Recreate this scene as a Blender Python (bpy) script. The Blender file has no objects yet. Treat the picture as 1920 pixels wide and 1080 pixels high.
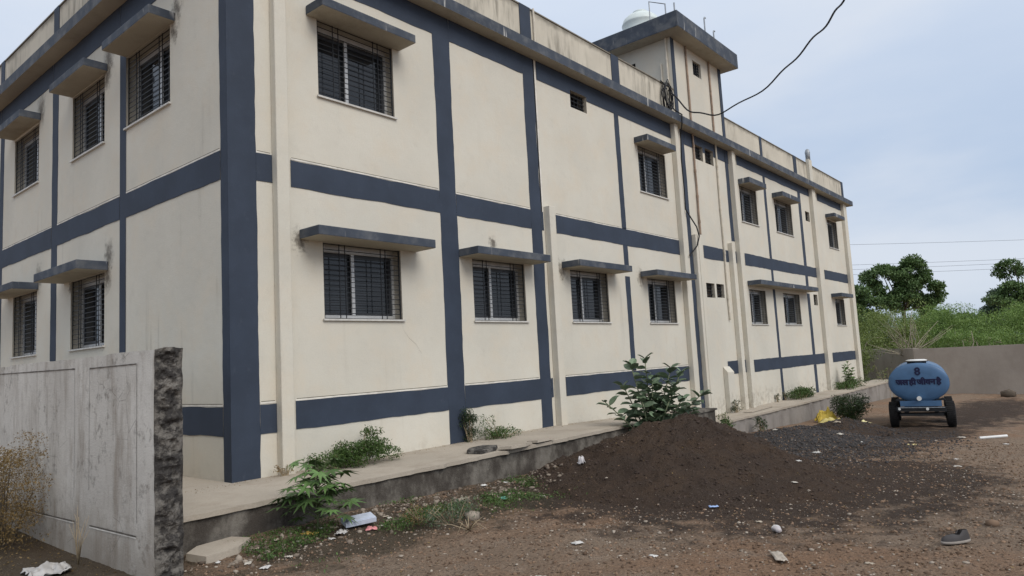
import bpy, bmesh, math, random
import numpy as np
from mathutils import Vector, Matrix
random.seed(7); RNG = np.random.default_rng(11)
SC = bpy.context.scene
COL = SC.collection
R = math.radians

# ------------------------------------------------------------------ camera
cam_d = bpy.data.cameras.new('camera'); cam = bpy.data.objects.new('camera', cam_d); COL.objects.link(cam)
cr = Vector((0.64243769, -0.76446171, -0.05359198)); cu = Vector((-0.04375722, -0.10641129, 0.99335892))
cf = Vector((0.76508765, 0.63582618, 0.10181334))
cam.matrix_world = Matrix(((cr.x, cu.x, -cf.x, -4.3585), (cr.y, cu.y, -cf.y, -8.0851), (cr.z, cu.z, -cf.z, 1.2619), (0, 0, 0, 1)))
cam_d.sensor_width = 36; cam_d.lens = 1320.76 / 1920 * 36; cam_d.clip_start = 0.05; cam_d.clip_end = 3000
SC.camera = cam

# ------------------------------------------------------------------ sky, sun, exposure
SUN_DIR = Vector((-0.13, -0.72, 0.68)).normalized()          # towards the sun, veiled by cloud
SUN_EL = math.asin(SUN_DIR.z); SUN_AZ = math.atan2(SUN_DIR.x, SUN_DIR.y)
w = bpy.data.worlds.new('World'); SC.world = w; w.use_nodes = True
nt = w.node_tree; nt.nodes.clear()
def wn(t, **k):
    n = nt.nodes.new(t)
    for a, b in k.items(): setattr(n, a, b)
    return n
out = wn('ShaderNodeOutputWorld'); bg = wn('ShaderNodeBackground')
sky = wn('ShaderNodeTexSky', sky_type='NISHITA', sun_disc=False, sun_elevation=SUN_EL, sun_rotation=SUN_AZ, altitude=300, air_density=1.0, dust_density=1.0, ozone_density=1.0)
tc = wn('ShaderNodeTexCoord')
mp = wn('ShaderNodeMapping'); mp.inputs['Scale'].default_value = (1.0, 1.0, 3.2)
nz = wn('ShaderNodeTexNoise'); nz.inputs['Scale'].default_value = 1.9; nz.inputs['Detail'].default_value = 6; nz.inputs['Roughness'].default_value = 0.5
rp = wn('ShaderNodeValToRGB'); rp.color_ramp.elements[0].position = 0.30; rp.color_ramp.elements[1].position = 0.72
rp.color_ramp.elements[0].color = (0.80, 0.80, 0.80, 1); rp.color_ramp.elements[1].color = (0.97, 0.97, 0.97, 1)
mx = wn('ShaderNodeMix', data_type='RGBA')
# the cloud veil: as on any overcast day the upper sky is brighter than the horizon, thin patches brighter still
sx = wn('ShaderNodeSeparateXYZ'); nt.links.new(tc.outputs['Generated'], sx.inputs[0])
vr = wn('ShaderNodeMapRange', interpolation_type='SMOOTHSTEP'); vr.inputs['From Min'].default_value = 0.0; vr.inputs['From Max'].default_value = 0.9; nt.links.new(sx.outputs[2], vr.inputs['Value'])
v1 = wn('ShaderNodeMix', data_type='RGBA'); v1.inputs['A'].default_value = (3.15, 3.95, 5.25, 1); v1.inputs['B'].default_value = (7.2, 7.6, 8.2, 1); nt.links.new(vr.outputs['Result'], v1.inputs['Factor'])
cl = wn('ShaderNodeMapRange', interpolation_type='SMOOTHSTEP'); cl.inputs['From Min'].default_value = 0.40; cl.inputs['From Max'].default_value = 0.72; cl.inputs['To Max'].default_value = 0.75; nt.links.new(nz.outputs['Fac'], cl.inputs['Value'])
v2 = wn('ShaderNodeMix', data_type='RGBA'); v2.inputs['B'].default_value = (5.4, 5.7, 6.2, 1); nt.links.new(v1.outputs['Result'], v2.inputs['A']); nt.links.new(cl.outputs['Result'], v2.inputs['Factor'])
nt.links.new(v2.outputs['Result'], mx.inputs['B'])
nt.links.new(tc.outputs['Generated'], mp.inputs['Vector']); nt.links.new(mp.outputs['Vector'], nz.inputs['Vector'])
nt.links.new(nz.outputs['Fac'], rp.inputs['Fac']); nt.links.new(rp.outputs['Color'], mx.inputs['Factor'])
nt.links.new(sky.outputs['Color'], mx.inputs['A']); nt.links.new(mx.outputs['Result'], bg.inputs['Color'])
bg.inputs['Strength'].default_value = 0.10
nt.links.new(bg.outputs['Background'], out.inputs['Surface'])
sl = bpy.data.lights.new('sun', 'SUN'); so = bpy.data.objects.new('sun', sl); COL.objects.link(so)
sl.energy = 1.4; sl.angle = R(36); sl.color = (1.0, 0.95, 0.88)
so.rotation_euler = SUN_DIR.to_track_quat('Z', 'Y').to_euler(); so.location = (0, -30, 40)
SC.view_settings.view_transform = 'Standard'; SC.view_settings.look = 'None'; SC.view_settings.gamma = 1
SC.view_settings.use_curve_mapping = False
SC.view_settings.exposure = 0.5
SC.render.engine = 'CYCLES'; SC.cycles.max_bounces = 6

# ------------------------------------------------------------------ helpers
def tag(o, label=None, cat=None, group=None, kind=None):
    if label: o['label'] = label
    if cat: o['category'] = cat
    if group: o['group'] = group
    if kind: o['kind'] = kind
    return o
def empty(name, loc=(0, 0, 0), rz=0):
    o = bpy.data.objects.new(name, None); COL.objects.link(o); o.location = loc; o.rotation_euler = (0, 0, rz); o.empty_display_size = 0.2
    return o
def link(name, me, m, parent=None):
    o = bpy.data.objects.new(name, me); COL.objects.link(o)
    if m is not None and not me.materials:
        for q in (m if isinstance(m, (list, tuple)) else [m]): me.materials.append(q)
    if parent is not None: o.parent = parent
    return o
def fast_mesh(name, V, F, smooth=False):
    """V (n,3) array, F (m,k) int array of k-gons"""
    me = bpy.data.meshes.new(name); V = np.asarray(V, np.float32); F = np.asarray(F, np.int32)
    me.vertices.add(len(V)); me.vertices.foreach_set('co', V.ravel())
    k = F.shape[1]; me.loops.add(F.size); me.loops.foreach_set('vertex_index', F.ravel())
    me.polygons.add(len(F)); me.polygons.foreach_set('loop_start', np.arange(0, F.size, k, dtype=np.int32))
    me.polygons.foreach_set('loop_total', np.full(len(F), k, np.int32))
    if smooth: me.polygons.foreach_set('use_smooth', np.ones(len(F), bool))
    me.update(calc_edges=True); me.validate(); return me
class MB:
    def __init__(s, xf=None): s.v = []; s.f = []; s.m = []; s.xf = xf
    def pt(s, p):
        s.v.append(tuple(s.xf(*p)) if s.xf else tuple(p)); return len(s.v) - 1
    def face(s, ids, m=0): s.f.append(tuple(ids)); s.m.append(m)
    def quad(s, a, b, c, d, m=0): s.face([s.pt(a), s.pt(b), s.pt(c), s.pt(d)], m)
    def box(s, a0, a1, b0, b1, c0, c1, m=0, mb=None, skip=()):
        i = [s.pt((a, b, c)) for c in (c0, c1) for b in (b0, b1) for a in (a0, a1)]
        F = {'bot': (0, 2, 3, 1), 'top': (4, 5, 7, 6), 'b0': (0, 1, 5, 4), 'b1': (2, 6, 7, 3), 'a0': (0, 4, 6, 2), 'a1': (1, 3, 7, 5)}
        for k, q in F.items():
            if k not in skip: s.face([i[j] for j in q], mb if (k == 'bot' and mb is not None) else m)
    def tube(s, pts, rad, n=6, m=0, cap=True):
        P = [Vector(p) for p in pts]
        if not isinstance(rad, (list, tuple)): rad = [rad] * len(P)
        rings = []; ref = None
        for k, p in enumerate(P):
            t = (P[min(k + 1, len(P) - 1)] - P[max(k - 1, 0)])
            if t.length < 1e-9: t = Vector((0, 0, 1))
            t.normalize()
            if ref is None: ref = Vector((0, 0, 1)) if abs(t.z) < .9 else Vector((1, 0, 0))
            a = ref - t * ref.dot(t)
            if a.length < 1e-5: a = t.orthogonal()
            a.normalize(); b = t.cross(a); ref = a
            rings.append([s.pt(p + (a * math.cos(6.2831853 * j / n) + b * math.sin(6.2831853 * j / n)) * rad[k]) for j in range(n)])
        for k in range(len(rings) - 1):
            for j in range(n): s.face([rings[k][j], rings[k][(j + 1) % n], rings[k + 1][(j + 1) % n], rings[k + 1][j]], m)
        if cap: s.face(rings[0][::-1], m); s.face(rings[-1], m)
    def lathe(s, prof, c=(0, 0, 0), n=24, m=0):
        rings = [[s.pt((c[0] + r * math.cos(6.2831853 * j / n), c[1] + r * math.sin(6.2831853 * j / n), c[2] + z)) for j in range(n)] for r, z in prof]
        for k in range(len(rings) - 1):
            for j in range(n): s.face([rings[k][j], rings[k][(j + 1) % n], rings[k + 1][(j + 1) % n], rings[k + 1][j]], m)
        s.face(rings[0][::-1], m); s.face(rings[-1], m)
    def mesh(s, name, smooth=False, recalc=True):
        me = bpy.data.meshes.new(name); me.from_pydata(s.v, [], s.f)
        me.polygons.foreach_set('material_index', s.m)
        if recalc:
            b = bmesh.new(); b.from_mesh(me); bmesh.ops.recalc_face_normals(b, faces=b.faces); b.to_mesh(me); b.free()
        if smooth: me.polygons.foreach_set('use_smooth', [True] * len(me.polygons))
        me.update(); return me
    def build(s, name, m, parent=None, smooth=False, recalc=True): return link(name, s.mesh(name, smooth, recalc), m, parent)

def vnoise(x, y, seed=0):
    x = np.asarray(x, float); y = np.asarray(y, float)
    xi = np.floor(x).astype(np.int64); yi = np.floor(y).astype(np.int64); fx = x - xi; fy = y - yi
    fx = fx * fx * (3 - 2 * fx); fy = fy * fy * (3 - 2 * fy)
    def h(a, b):
        n = (a * 374761393 + b * 668265263 + seed * 1442695041) & 0xFFFFFFFF
        n = ((n ^ (n >> 13)) * 1274126177) & 0xFFFFFFFF
        return ((n ^ (n >> 16)) & 0xFFFF) / 65535.0
    return (h(xi, yi) * (1 - fx) + h(xi + 1, yi) * fx) * (1 - fy) + (h(xi, yi + 1) * (1 - fx) + h(xi + 1, yi + 1) * fx) * fy
def fbm(x, y, sc, octv=4, seed=0, gain=.5):
    t = 0; a = 1; n = 0
    for o in range(octv):
        t = t + a * (vnoise(x * sc + 17.3 * o, y * sc - 9.1 * o, seed + o) - .5); n += a; a *= gain; sc *= 2.03
    return t / n * 2
def sstep(a, b, x): t = np.clip((x - a) / (b - a), 0, 1); return t * t * (3 - 2 * t)

# ------------------------------------------------------------------ materials
class NT:
    def __init__(s, name):
        s.mat = bpy.data.materials.new(name); s.mat.use_nodes = True; s.t = s.mat.node_tree
        s.b = s.t.nodes['Principled BSDF']; s.geo = s.t.nodes.new('ShaderNodeNewGeometry'); s.tc = s.t.nodes.new('ShaderNodeTexCoord')
    def n(s, t, **k):
        q = s.t.nodes.new(t)
        for a, b in k.items(): setattr(q, a, b)
        return q
    def l(s, a, b): s.t.links.new(a, b)
    def vec(s, space='W', scale=(1, 1, 1), loc=(0, 0, 0)):
        m = s.n('ShaderNodeMapping'); m.inputs['Scale'].default_value = scale; m.inputs['Location'].default_value = loc
        s.l(s.geo.outputs['Position'] if space == 'W' else s.tc.outputs['Object'], m.inputs['Vector']); return m.outputs['Vector']
    def noise(s, scale, detail=4, rough=.55, vscale=(1, 1, 1), space='W', loc=(0, 0, 0), dist=0):
        q = s.n('ShaderNodeTexNoise'); q.inputs['Scale'].default_value = scale; q.inputs['Detail'].default_value = detail
        q.inputs['Roughness'].default_value = rough; q.inputs['Distortion'].default_value = dist
        s.l(s.vec(space, vscale, loc), q.inputs['Vector']); return q.outputs['Fac']
    def voro(s, scale, feature='F1', vscale=(1, 1, 1), space='W'):
        q = s.n('ShaderNodeTexVoronoi', feature=feature); q.inputs['Scale'].default_value = scale
        s.l(s.vec(space, vscale), q.inputs['Vector']); return q
    def ramp(s, f, p0, p1, c0=0.0, c1=1.0):
        q = s.n('ShaderNodeMapRange', interpolation_type='SMOOTHSTEP'); q.clamp = True
        q.inputs['From Min'].default_value = p0; q.inputs['From Max'].default_value = p1
        q.inputs['To Min'].default_value = c0; q.inputs['To Max'].default_value = c1
        s.l(f, q.inputs['Value']); return q.outputs['Result']
    def math(s, op, a, b=None):
        q = s.n('ShaderNodeMath', operation=op)
        for i, v in enumerate((a, b)):
            if v is None: continue
            if isinstance(v, (int, float)): q.inputs[i].default_value = v
            else: s.l(v, q.inputs[i])
        return q.outputs[0]
    def mix(s, f, a, b, blend='MIX'):
        q = s.n('ShaderNodeMix', data_type='RGBA', blend_type=blend)
        for k, v in (('Factor', f), ('A', a), ('B', b)):
            if isinstance(v, (int, float)): q.inputs[k].default_value = v
            elif isinstance(v, tuple): q.inputs[k].default_value = (*v, 1)
            else: s.l(v, q.inputs[k])
        return q.outputs['Result']
    def z(s):
        q = s.n('ShaderNodeSeparateXYZ'); s.l(s.geo.outputs['Position'], q.inputs[0]); return q.outputs
    def bump(s, h, strength=.3, dist=.01):
        q = s.n('ShaderNodeBump'); q.inputs['Strength'].default_value = strength; q.inputs['Distance'].default_value = dist
        s.l(h, q.inputs['Height']); s.l(q.outputs['Normal'], s.b.inputs['Normal'])
    def fin(s, col, rough=.85, spec=.3):
        if isinstance(col, tuple): s.b.inputs['Base Color'].default_value = (*col, 1)
        else: s.l(col, s.b.inputs['Base Color'])
        if isinstance(rough, (int, float)): s.b.inputs['Roughness'].default_value = rough
        else: s.l(rough, s.b.inputs['Roughness'])
        s.b.inputs['Specular IOR Level'].default_value = spec
        return s.mat
def simple(name, c, rough=.7, var=.15, scale=6, spec=.3, metal=0, space='O', bump=0, bscale=40):
    t = NT(name); f = t.noise(scale, 5, space=space)
    col = t.mix(t.ramp(f, .3, .7), tuple(x * (1 - var) for x in c), tuple(min(1, x * (1 + var)) for x in c))
    if bump: t.bump(t.noise(bscale, 4, space=space), bump)
    t.b.inputs['Metallic'].default_value = metal
    return t.fin(col, rough, spec)

def cream_mat(name, grime=0.25, base=(0.645, 0.61, 0.525), spots=()):
    t = NT(name); Z = t.z()
    a = t.ramp(t.noise(.55, 4), .3, .72)
    col = t.mix(a, tuple(x * .885 for x in base), base)
    col = t.mix(t.ramp(t.noise(1.7, 6, .65, loc=(5, 3, 1)), .42, .72, 0, .55), col, (base[0] * .98, base[1] * .915, base[2] * .85))
    col = t.mix(t.math('MULTIPLY', t.ramp(t.noise(3.5, 6, .7, loc=(9, 2, 5)), .52, .72), .22), col, tuple(x * .70 for x in base))
    col = t.mix(t.ramp(t.noise(45, 3, .7), .35, .7, 0, .16), col, tuple(x * .72 for x in base))
    # rain streaks and old splashes
    st = t.math('MULTIPLY', t.ramp(t.noise(5, 5, .6, vscale=(1, 1, .07)), .56, .78), t.ramp(t.noise(.8, 3, loc=(2, 8, 4)), .45, .7))
    col = t.mix(t.math('MULTIPLY', st, grime), col, (0.20, 0.17, 0.13))
    sp = t.math('MULTIPLY', t.ramp(t.math('ADD', Z[2], t.math('MULTIPLY', t.noise(2.3, 6, .7), .9)), .18, .62, .55, 0), t.ramp(t.noise(6, 5, .7), .40, .70))
    col = t.mix(sp, col, (0.24, 0.195, 0.145))
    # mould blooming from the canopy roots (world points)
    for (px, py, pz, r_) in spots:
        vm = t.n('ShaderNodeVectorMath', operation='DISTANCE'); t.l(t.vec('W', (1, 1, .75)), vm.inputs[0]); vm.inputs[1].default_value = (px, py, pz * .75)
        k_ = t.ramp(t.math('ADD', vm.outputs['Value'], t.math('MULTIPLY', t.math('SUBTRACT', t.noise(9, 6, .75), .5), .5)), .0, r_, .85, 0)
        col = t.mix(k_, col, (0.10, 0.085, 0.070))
    t.bump(t.math('ADD', t.noise(70, 4, .7), t.math('MULTIPLY', t.noise(7, 3), 1.2)), .30, .014)
    return t.fin(col, .88, .2)
def parapet_mat():
    t = NT('parapet_paint'); Z = t.z(); base = (0.60, 0.55, 0.455)
    col = t.mix(t.ramp(t.noise(.9, 4), .3, .7), tuple(x * .85 for x in base), base)
    st = t.ramp(t.noise(6, 6, .65, vscale=(1, 1, .16)), .42, .68)
    big = t.ramp(t.noise(.45, 3, loc=(3, 1, 0)), .42, .62)
    col = t.mix(t.math('MULTIPLY', t.math('MULTIPLY', st, big), .72), col, (0.17, 0.155, 0.125))
    top = t.math('MULTIPLY', t.ramp(t.math('ADD', Z[2], t.math('MULTIPLY', t.noise(4, 5), .25)), 8.16, 8.32), .8)
    col = t.mix(top, col, (0.14, 0.125, 0.10))
    t.bump(t.noise(50, 4, .7), .25, .012)
    return t.fin(col, .9, .2)
def navy_mat(name, c=(0.032, 0.044, 0.068), worn=.16, drips=False):
    t = NT(name)
    col = t.mix(t.ramp(t.noise(1.3, 5, .6), .3, .72), tuple(x * .85 for x in c), tuple(x * 1.15 for x in c))
    col = t.mix(t.ramp(t.noise(11, 6, .7, vscale=(1, 1, .6)), .55, .8, 0, worn), col, (0.13, 0.145, 0.175))
    col = t.mix(t.ramp(t.noise(60, 3, .7), .66, .8, 0, .25), col, (0.15, 0.16, 0.18))
    if drips:
        col = t.mix(t.ramp(t.noise(3.0, 6, .65), .42, .70, 0, .65), col, (0.15, 0.155, 0.16))
        d = t.math('MULTIPLY', t.ramp(t.noise(9, 2, .5, vscale=(1, 1, .10)), .64, .69), t.ramp(t.noise(.9, 3, loc=(7, 7, 7)), .52, .6))
        col = t.mix(t.math('MULTIPLY', d, .8), col, (0.5, 0.49, 0.46))
    t.bump(t.noise(70, 4, .7), .2, .01)
    return t.fin(col, .72, .35)
def concrete_mat(name, c, dark, scale=2.0, lo=.45, hi=.7, amt=.7, bump=.4, vs=(1, 1, 1), rough=.92):
    t = NT(name)
    col = t.mix(t.ramp(t.noise(.9, 5), .3, .7), tuple(x * .86 for x in c), c)
    col = t.mix(t.ramp(t.noise(scale, 7, .68, vscale=vs), lo, hi, 0, amt), col, dark)
    col = t.mix(t.ramp(t.noise(60, 3, .7), .4, .75, 0, .3), col, tuple(x * .55 for x in c))
    t.bump(t.math('ADD', t.noise(40, 5, .7), t.noise(6, 4)), bump, .02)
    return t.fin(col, rough, .2)

M = {}
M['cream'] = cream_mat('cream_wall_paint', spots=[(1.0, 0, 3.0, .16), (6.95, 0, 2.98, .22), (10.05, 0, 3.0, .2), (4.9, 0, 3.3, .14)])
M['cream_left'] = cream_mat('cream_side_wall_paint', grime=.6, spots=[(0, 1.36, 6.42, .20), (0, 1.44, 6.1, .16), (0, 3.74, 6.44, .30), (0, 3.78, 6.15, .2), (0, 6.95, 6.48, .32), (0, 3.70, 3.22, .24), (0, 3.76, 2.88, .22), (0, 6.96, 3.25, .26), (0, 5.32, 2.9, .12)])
M['cream_duct'] = cream_mat('cream_duct_paint', grime=.15)
M['parapet'] = parapet_mat()
M['navy'] = navy_mat('navy_band_paint')
M['fascia'] = navy_mat('weathered_navy_edge', (0.046, 0.057, 0.077), .4, True)
M['soffit'] = concrete_mat('dusty_soffit', (0.46, 0.42, 0.34), (0.20, 0.17, 0.13), 1.6, .45, .75, .5, .3)
M['groove'] = simple('groove_dirt_shade', (0.16, 0.145, 0.11), .9)  # groove strips: dirt line and groove shade both put into the colour
M['lip'] = simple('pale_plaster_lip', (0.66, 0.625, 0.56), .85)
M['joint'] = simple('dark_joint', (0.012, 0.013, 0.016), .9)
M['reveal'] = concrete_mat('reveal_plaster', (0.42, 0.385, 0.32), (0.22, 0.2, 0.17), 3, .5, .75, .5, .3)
M['alu'] = simple('aluminium_frame', (0.55, 0.55, 0.54), .4, .08, spec=.5, metal=.35)
M['alu_dark'] = simple('dark_sash', (0.030, 0.032, 0.036), .35, .1, spec=.5)
M['grille'] = simple('black_grille_paint', (0.010, 0.011, 0.013), .5, .2, spec=.4)
M['sill'] = simple('marble_sill', (0.55, 0.53, 0.49), .5, .12, 12)
t = NT('tinted_glass'); M['glass'] = t.fin(t.mix(t.ramp(t.noise(1.1, 3), .3, .7), (0.010, 0.012, 0.015), (0.028, 0.031, 0.035)), .06, .5); t.b.inputs['IOR'].default_value = 1.5
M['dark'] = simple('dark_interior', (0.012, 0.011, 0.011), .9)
M['jali'] = simple('rusty_vent_bars', (0.16, 0.11, 0.085), .8, .3, 30)
M['pipe_brown'] = simple('brown_pipe', (0.30, 0.22, 0.165), .6, .25, 9)
M['pipe_cream'] = simple('cream_pipe', (0.58, 0.53, 0.44), .6, .12, 9)
M['roof'] = simple('roof_concrete', (0.30, 0.29, 0.27), .9, .2, 2)
M['apron'] = concrete_mat('pavement_concrete', (0.44, 0.385, 0.315), (0.27, 0.22, 0.17), 1.5, .45, .72, .55, .35)
M['plinth'] = concrete_mat('damp_plinth_plaster', (0.22, 0.20, 0.172), (0.046, 0.038, 0.032), 2.4, .34, .60, .92, .6, (1, 1, .7))
M['wallgrey'] = None
M['yardwall'] = concrete_mat('far_wall_plaster', (0.40, 0.355, 0.31), (0.27, 0.23, 0.195), 1.2, .4, .75, .6, .3, (1, 1, .5))
M['rough'] = concrete_mat('broken_concrete', (0.19, 0.175, 0.155), (0.034, 0.031, 0.030), 9, .38, .56, .95, 1.0)
M['tank_white'] = simple('white_tank_plastic', (0.62, 0.68, 0.66), .4, .05, 3, .4)
M['steel'] = simple('grey_steel', (0.30, 0.32, 0.34), .5, .2, 9, .5, .4)
M['cable'] = simple('black_cable', (0.012, 0.013, 0.016), .5, .1)
M['blue'] = simple('tanker_blue_paint', (0.058, 0.130, 0.245), .42, .12, 3, .5)
M['navytext'] = simple('dark_blue_lettering', (0.012, 0.014, 0.050), .5, .05)
M['chassis'] = simple('black_chassis', (0.016, 0.017, 0.019), .6, .3, 8)
M['rubber'] = simple('tyre_rubber', (0.018, 0.017, 0.017), .85, .3, 12, bump=.3)
M['white'] = simple('white_paint', (0.70, 0.70, 0.68), .5, .06)
M['wire'] = simple('overhead_wire', (0.10, 0.11, 0.13), .6)
M['bark'] = simple('pale_bark', (0.30, 0.265, 0.20), .9, .25, 5, bump=.3)
M['bark_dark'] = simple('dark_bark', (0.10, 0.080, 0.060), .9, .25, 5)
M['twig'] = simple('dry_twig', (0.33, 0.26, 0.17), .9, .25, 8)

def leaf_mat(name, c1, c2, trans=.25, rough=.55):
    t = NT(name); rp_ = t.ramp(t.geo.outputs['Random Per Island'], 0, 1)
    col = t.mix(rp_, c1, c2)
    col = t.mix(t.ramp(t.noise(.8, 3), .3, .7, 0, .4), col, tuple((a + b) * .30 for a, b in zip(c1, c2)))
    t.fin(col, rough, .35)
    tr = t.n('ShaderNodeBsdfTranslucent'); t.l(col, tr.inputs['Color'])
    ms = t.n('ShaderNodeMixShader'); ms.inputs[0].default_value = trans
    o = t.t.nodes['Material Output']; t.l(t.b.outputs[0], ms.inputs[1]); t.l(tr.outputs[0], ms.inputs[2]); t.l(ms.outputs[0], o.inputs['Surface'])
    return t.mat
M['leaf_scrub'] = leaf_mat('scrub_leaves', (0.125, 0.175, 0.045), (0.250, 0.310, 0.090))
M['leaf_scrub_b'] = leaf_mat('bright_scrub_leaves', (0.115, 0.200, 0.045), (0.240, 0.350, 0.090))
M['leaf_tree'] = leaf_mat('tree_leaves', (0.075, 0.135, 0.045), (0.155, 0.235, 0.085))
M['leaf_tree_far'] = leaf_mat('far_tree_leaves', (0.045, 0.085, 0.055), (0.085, 0.130, 0.075))
M['leaf_milk'] = leaf_mat('milkweed_leaves', (0.060, 0.095, 0.060), (0.150, 0.195, 0.135), .15, .45)
M['leaf_palm'] = leaf_mat('palmate_leaves', (0.050, 0.100, 0.028), (0.110, 0.180, 0.055), .2)
M['leaf_weed'] = leaf_mat('weed_leaves', (0.045, 0.090, 0.020), (0.100, 0.165, 0.040), .2)
M['leaf_dark'] = leaf_mat('dark_bush_leaves', (0.020, 0.040, 0.015), (0.055, 0.085, 0.030), .15)
M['leaf_grey'] = leaf_mat('grey_green_weed_leaves', (0.080, 0.120, 0.070), (0.150, 0.190, 0.120), .2)
M['leaf_dry'] = leaf_mat('dry_brown_leaves', (0.150, 0.095, 0.030), (0.270, 0.185, 0.075), .2)

# ground: masks are stored per vertex (dark soil, sandy track, damp organic strip)
def ground_mat(name, masks=True, base=(0.32, 0.235, 0.168)):
    t = NT(name)
    red = (0.345, 0.215, 0.135); sand = (0.45, 0.36, 0.28); dark = (0.050, 0.036, 0.029)
    col = t.mix(t.ramp(t.noise(.7, 5), .35, .68), base, red)
    col = t.mix(t.ramp(t.noise(3.1, 6, .7), .48, .75, 0, .55), col, sand)
    if masks:
        at = t.n('ShaderNodeAttribute', attribute_name='masks'); sp = t.n('ShaderNodeSeparateColor'); t.l(at.outputs['Color'], sp.inputs[0])
        n1 = t.math('MULTIPLY', t.math('SUBTRACT', t.noise(2.6, 7, .7), .5), 1.3)
        soft = lambda ch: t.ramp(t.math('ADD', sp.outputs[ch], n1), .35, .68)
        col = t.mix(t.math('MULTIPLY', soft(1), .75), col, (0.34, 0.255, 0.185))
        col = t.mix(t.math('MULTIPLY', soft(0), .92), col, dark)
        col = t.mix(t.math('MULTIPLY', soft(2), .80), col, (0.060, 0.052, 0.034))
    else:
        col = t.mix(.93, col, dark)
        col = t.mix(t.ramp(t.noise(1.3, 6, .72), .40, .70, 0, .75), col, (0.105, 0.069, 0.045))
    # crumbs and pebbles
    v = t.voro(55); sel = t.n('ShaderNodeSeparateColor'); t.l(v.outputs['Color'], sel.inputs[0])
    peb = t.math('MULTIPLY', t.ramp(v.outputs['Distance'], .22, .38, 1, 0), t.ramp(sel.outputs[0], .74, .80))
    col = t.mix(t.math('MULTIPLY', peb, .55 if masks else .3), col, (0.36, 0.31, 0.26))
    v2 = t.voro(26); sel2 = t.n('ShaderNodeSeparateColor'); t.l(v2.outputs['Color'], sel2.inputs[0])
    clod = t.math('MULTIPLY', t.ramp(v2.outputs['Distance'], .2, .42, 1, 0), t.ramp(sel2.outputs[1], .6, .7))
    col = t.mix(t.math('MULTIPLY', clod, .5), col, (0.045, 0.032, 0.025))
    col = t.mix(t.ramp(t.noise(38, 4, .75), .35, .7, 0, .50), col, (0.060, 0.043, 0.032) if masks else (0.040, 0.028, 0.021))
    h = t.math('ADD', t.math('MULTIPLY', t.noise(30, 6, .75), 1.4), t.math('ADD', t.math('MULTIPLY', peb, .5), t.math('MULTIPLY', clod, .5)))
    t.bump(h, .95, .045)
    return t.fin(col, .95, .15)
M['ground'] = ground_mat('bare_earth'); M['soil'] = ground_mat('dark_tipped_soil', False)
t = NT('pale_stone'); M['stone_pale'] = t.fin(t.mix(t.ramp(t.geo.outputs['Random Per Island'], 0, 1), (0.17, 0.13, 0.098), (0.40, 0.345, 0.285)), .92, .2)
t = NT('brown_clod'); M['stone_brown'] = t.fin(t.mix(t.ramp(t.geo.outputs['Random Per Island'], 0, 1), (0.10, 0.066, 0.045), (0.245, 0.165, 0.112)), .95, .15)
M['stone_dark'] = simple('dark_gravel_stone', (0.056, 0.051, 0.050), .9, .4, 3)

# ------------------------------------------------------------------ ground
def gz0(x, y):
    x = np.asarray(x, float)
    return -0.37 - 0.042 * np.clip(x - 1, 0, 16) - 0.01 * np.clip(x - 17, 0, 20)
def gz(x, y):
    x = np.asarray(x, float); y = np.asarray(y, float)
    near = 1 - sstep(30, 60, np.hypot(x, y))
    z = gz0(x, y) + near * (0.05 * fbm(x, y, .35, 3, 3) + 0.034 * fbm(x, y, 1.7, 4, 5) + 0.026 * fbm(x, y, 6, 3, 9, .65))
    # rubble and litter strip banked against the plinth
    z = z + 0.07 * sstep(-2.5, -1.5, y) * (1 - sstep(9, 12, x)) * sstep(-2, 0, x) * (y < -1.2)
    return z
def spaced(lo, hi, a, b, st, far):
    L = list(np.arange(a, b + 1e-6, st)); p = b; d = st
    while p < hi: d = min(d * 1.35, far); p += d; L.append(p)
    p = a; d = st
    while p > lo: d = min(d * 1.35, far); p -= d; L.append(p)
    return np.array(sorted(L))
xs = spaced(-400, 1500, -4.5, 15.0, .055, 150); ys = spaced(-900, 900, -8.0, -0.8, .055, 150)
X, Y = np.meshgrid(xs, ys, indexing='ij'); Zg = gz(X, Y)
nx, ny = len(xs), len(ys); idx = np.arange(nx * ny).reshape(nx, ny)
F = np.stack([idx[:-1, :-1], idx[1:, :-1], idx[1:, 1:], idx[:-1, 1:]], -1).reshape(-1, 4)
gme = fast_mesh('ground', np.stack([X, Y, Zg], -1).reshape(-1, 3), F, True)
def ell(cx, cy, rx, ry, a=0):
    c, s = math.cos(a), math.sin(a); dx = X - cx; dy = Y - cy; u = (dx * c + dy * s) / rx; v = (-dx * s + dy * c) / ry
    return np.clip(1.25 - np.sqrt(u * u + v * v) * .75, 0, 1)
m_dark = np.maximum.reduce([ell(5.2, -4.2, 3.6, 2.9), ell(6.0, -5.4, 2.6, 1.7), ell(10, -3.4, 4.2, 1.9), ell(3.4, -3.4, 1.5, 1.7), ell(14.5, -4.2, 3.5, 1.6) * .85, ell(22, -5, 7, 1.6) * .8])
m_sand = np.maximum.reduce([ell(9.5, -7.1, 5.5, 1.0, .1), ell(5.6, -7.6, 2.6, .9), ell(24, -8.5, 9, 1.8), ell(1.5, -4.6, 1.2, .8) * .7])
m_org = np.maximum.reduce([ell(1.0, -2.3, 2.3, .75), ell(-2.0, 0.6, 1.2, 2.6), ell(3.0, -2.0, 1.5, .6)])
ca = gme.color_attributes.new('masks', 'FLOAT_COLOR', 'POINT')
ca.data.foreach_set('color', np.stack([m_dark, m_sand, m_org, np.ones_like(m_dark)], -1).reshape(-1, 4).astype(np.float32).ravel())
tag(link('ground', gme, M['ground']), kind='structure')

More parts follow.
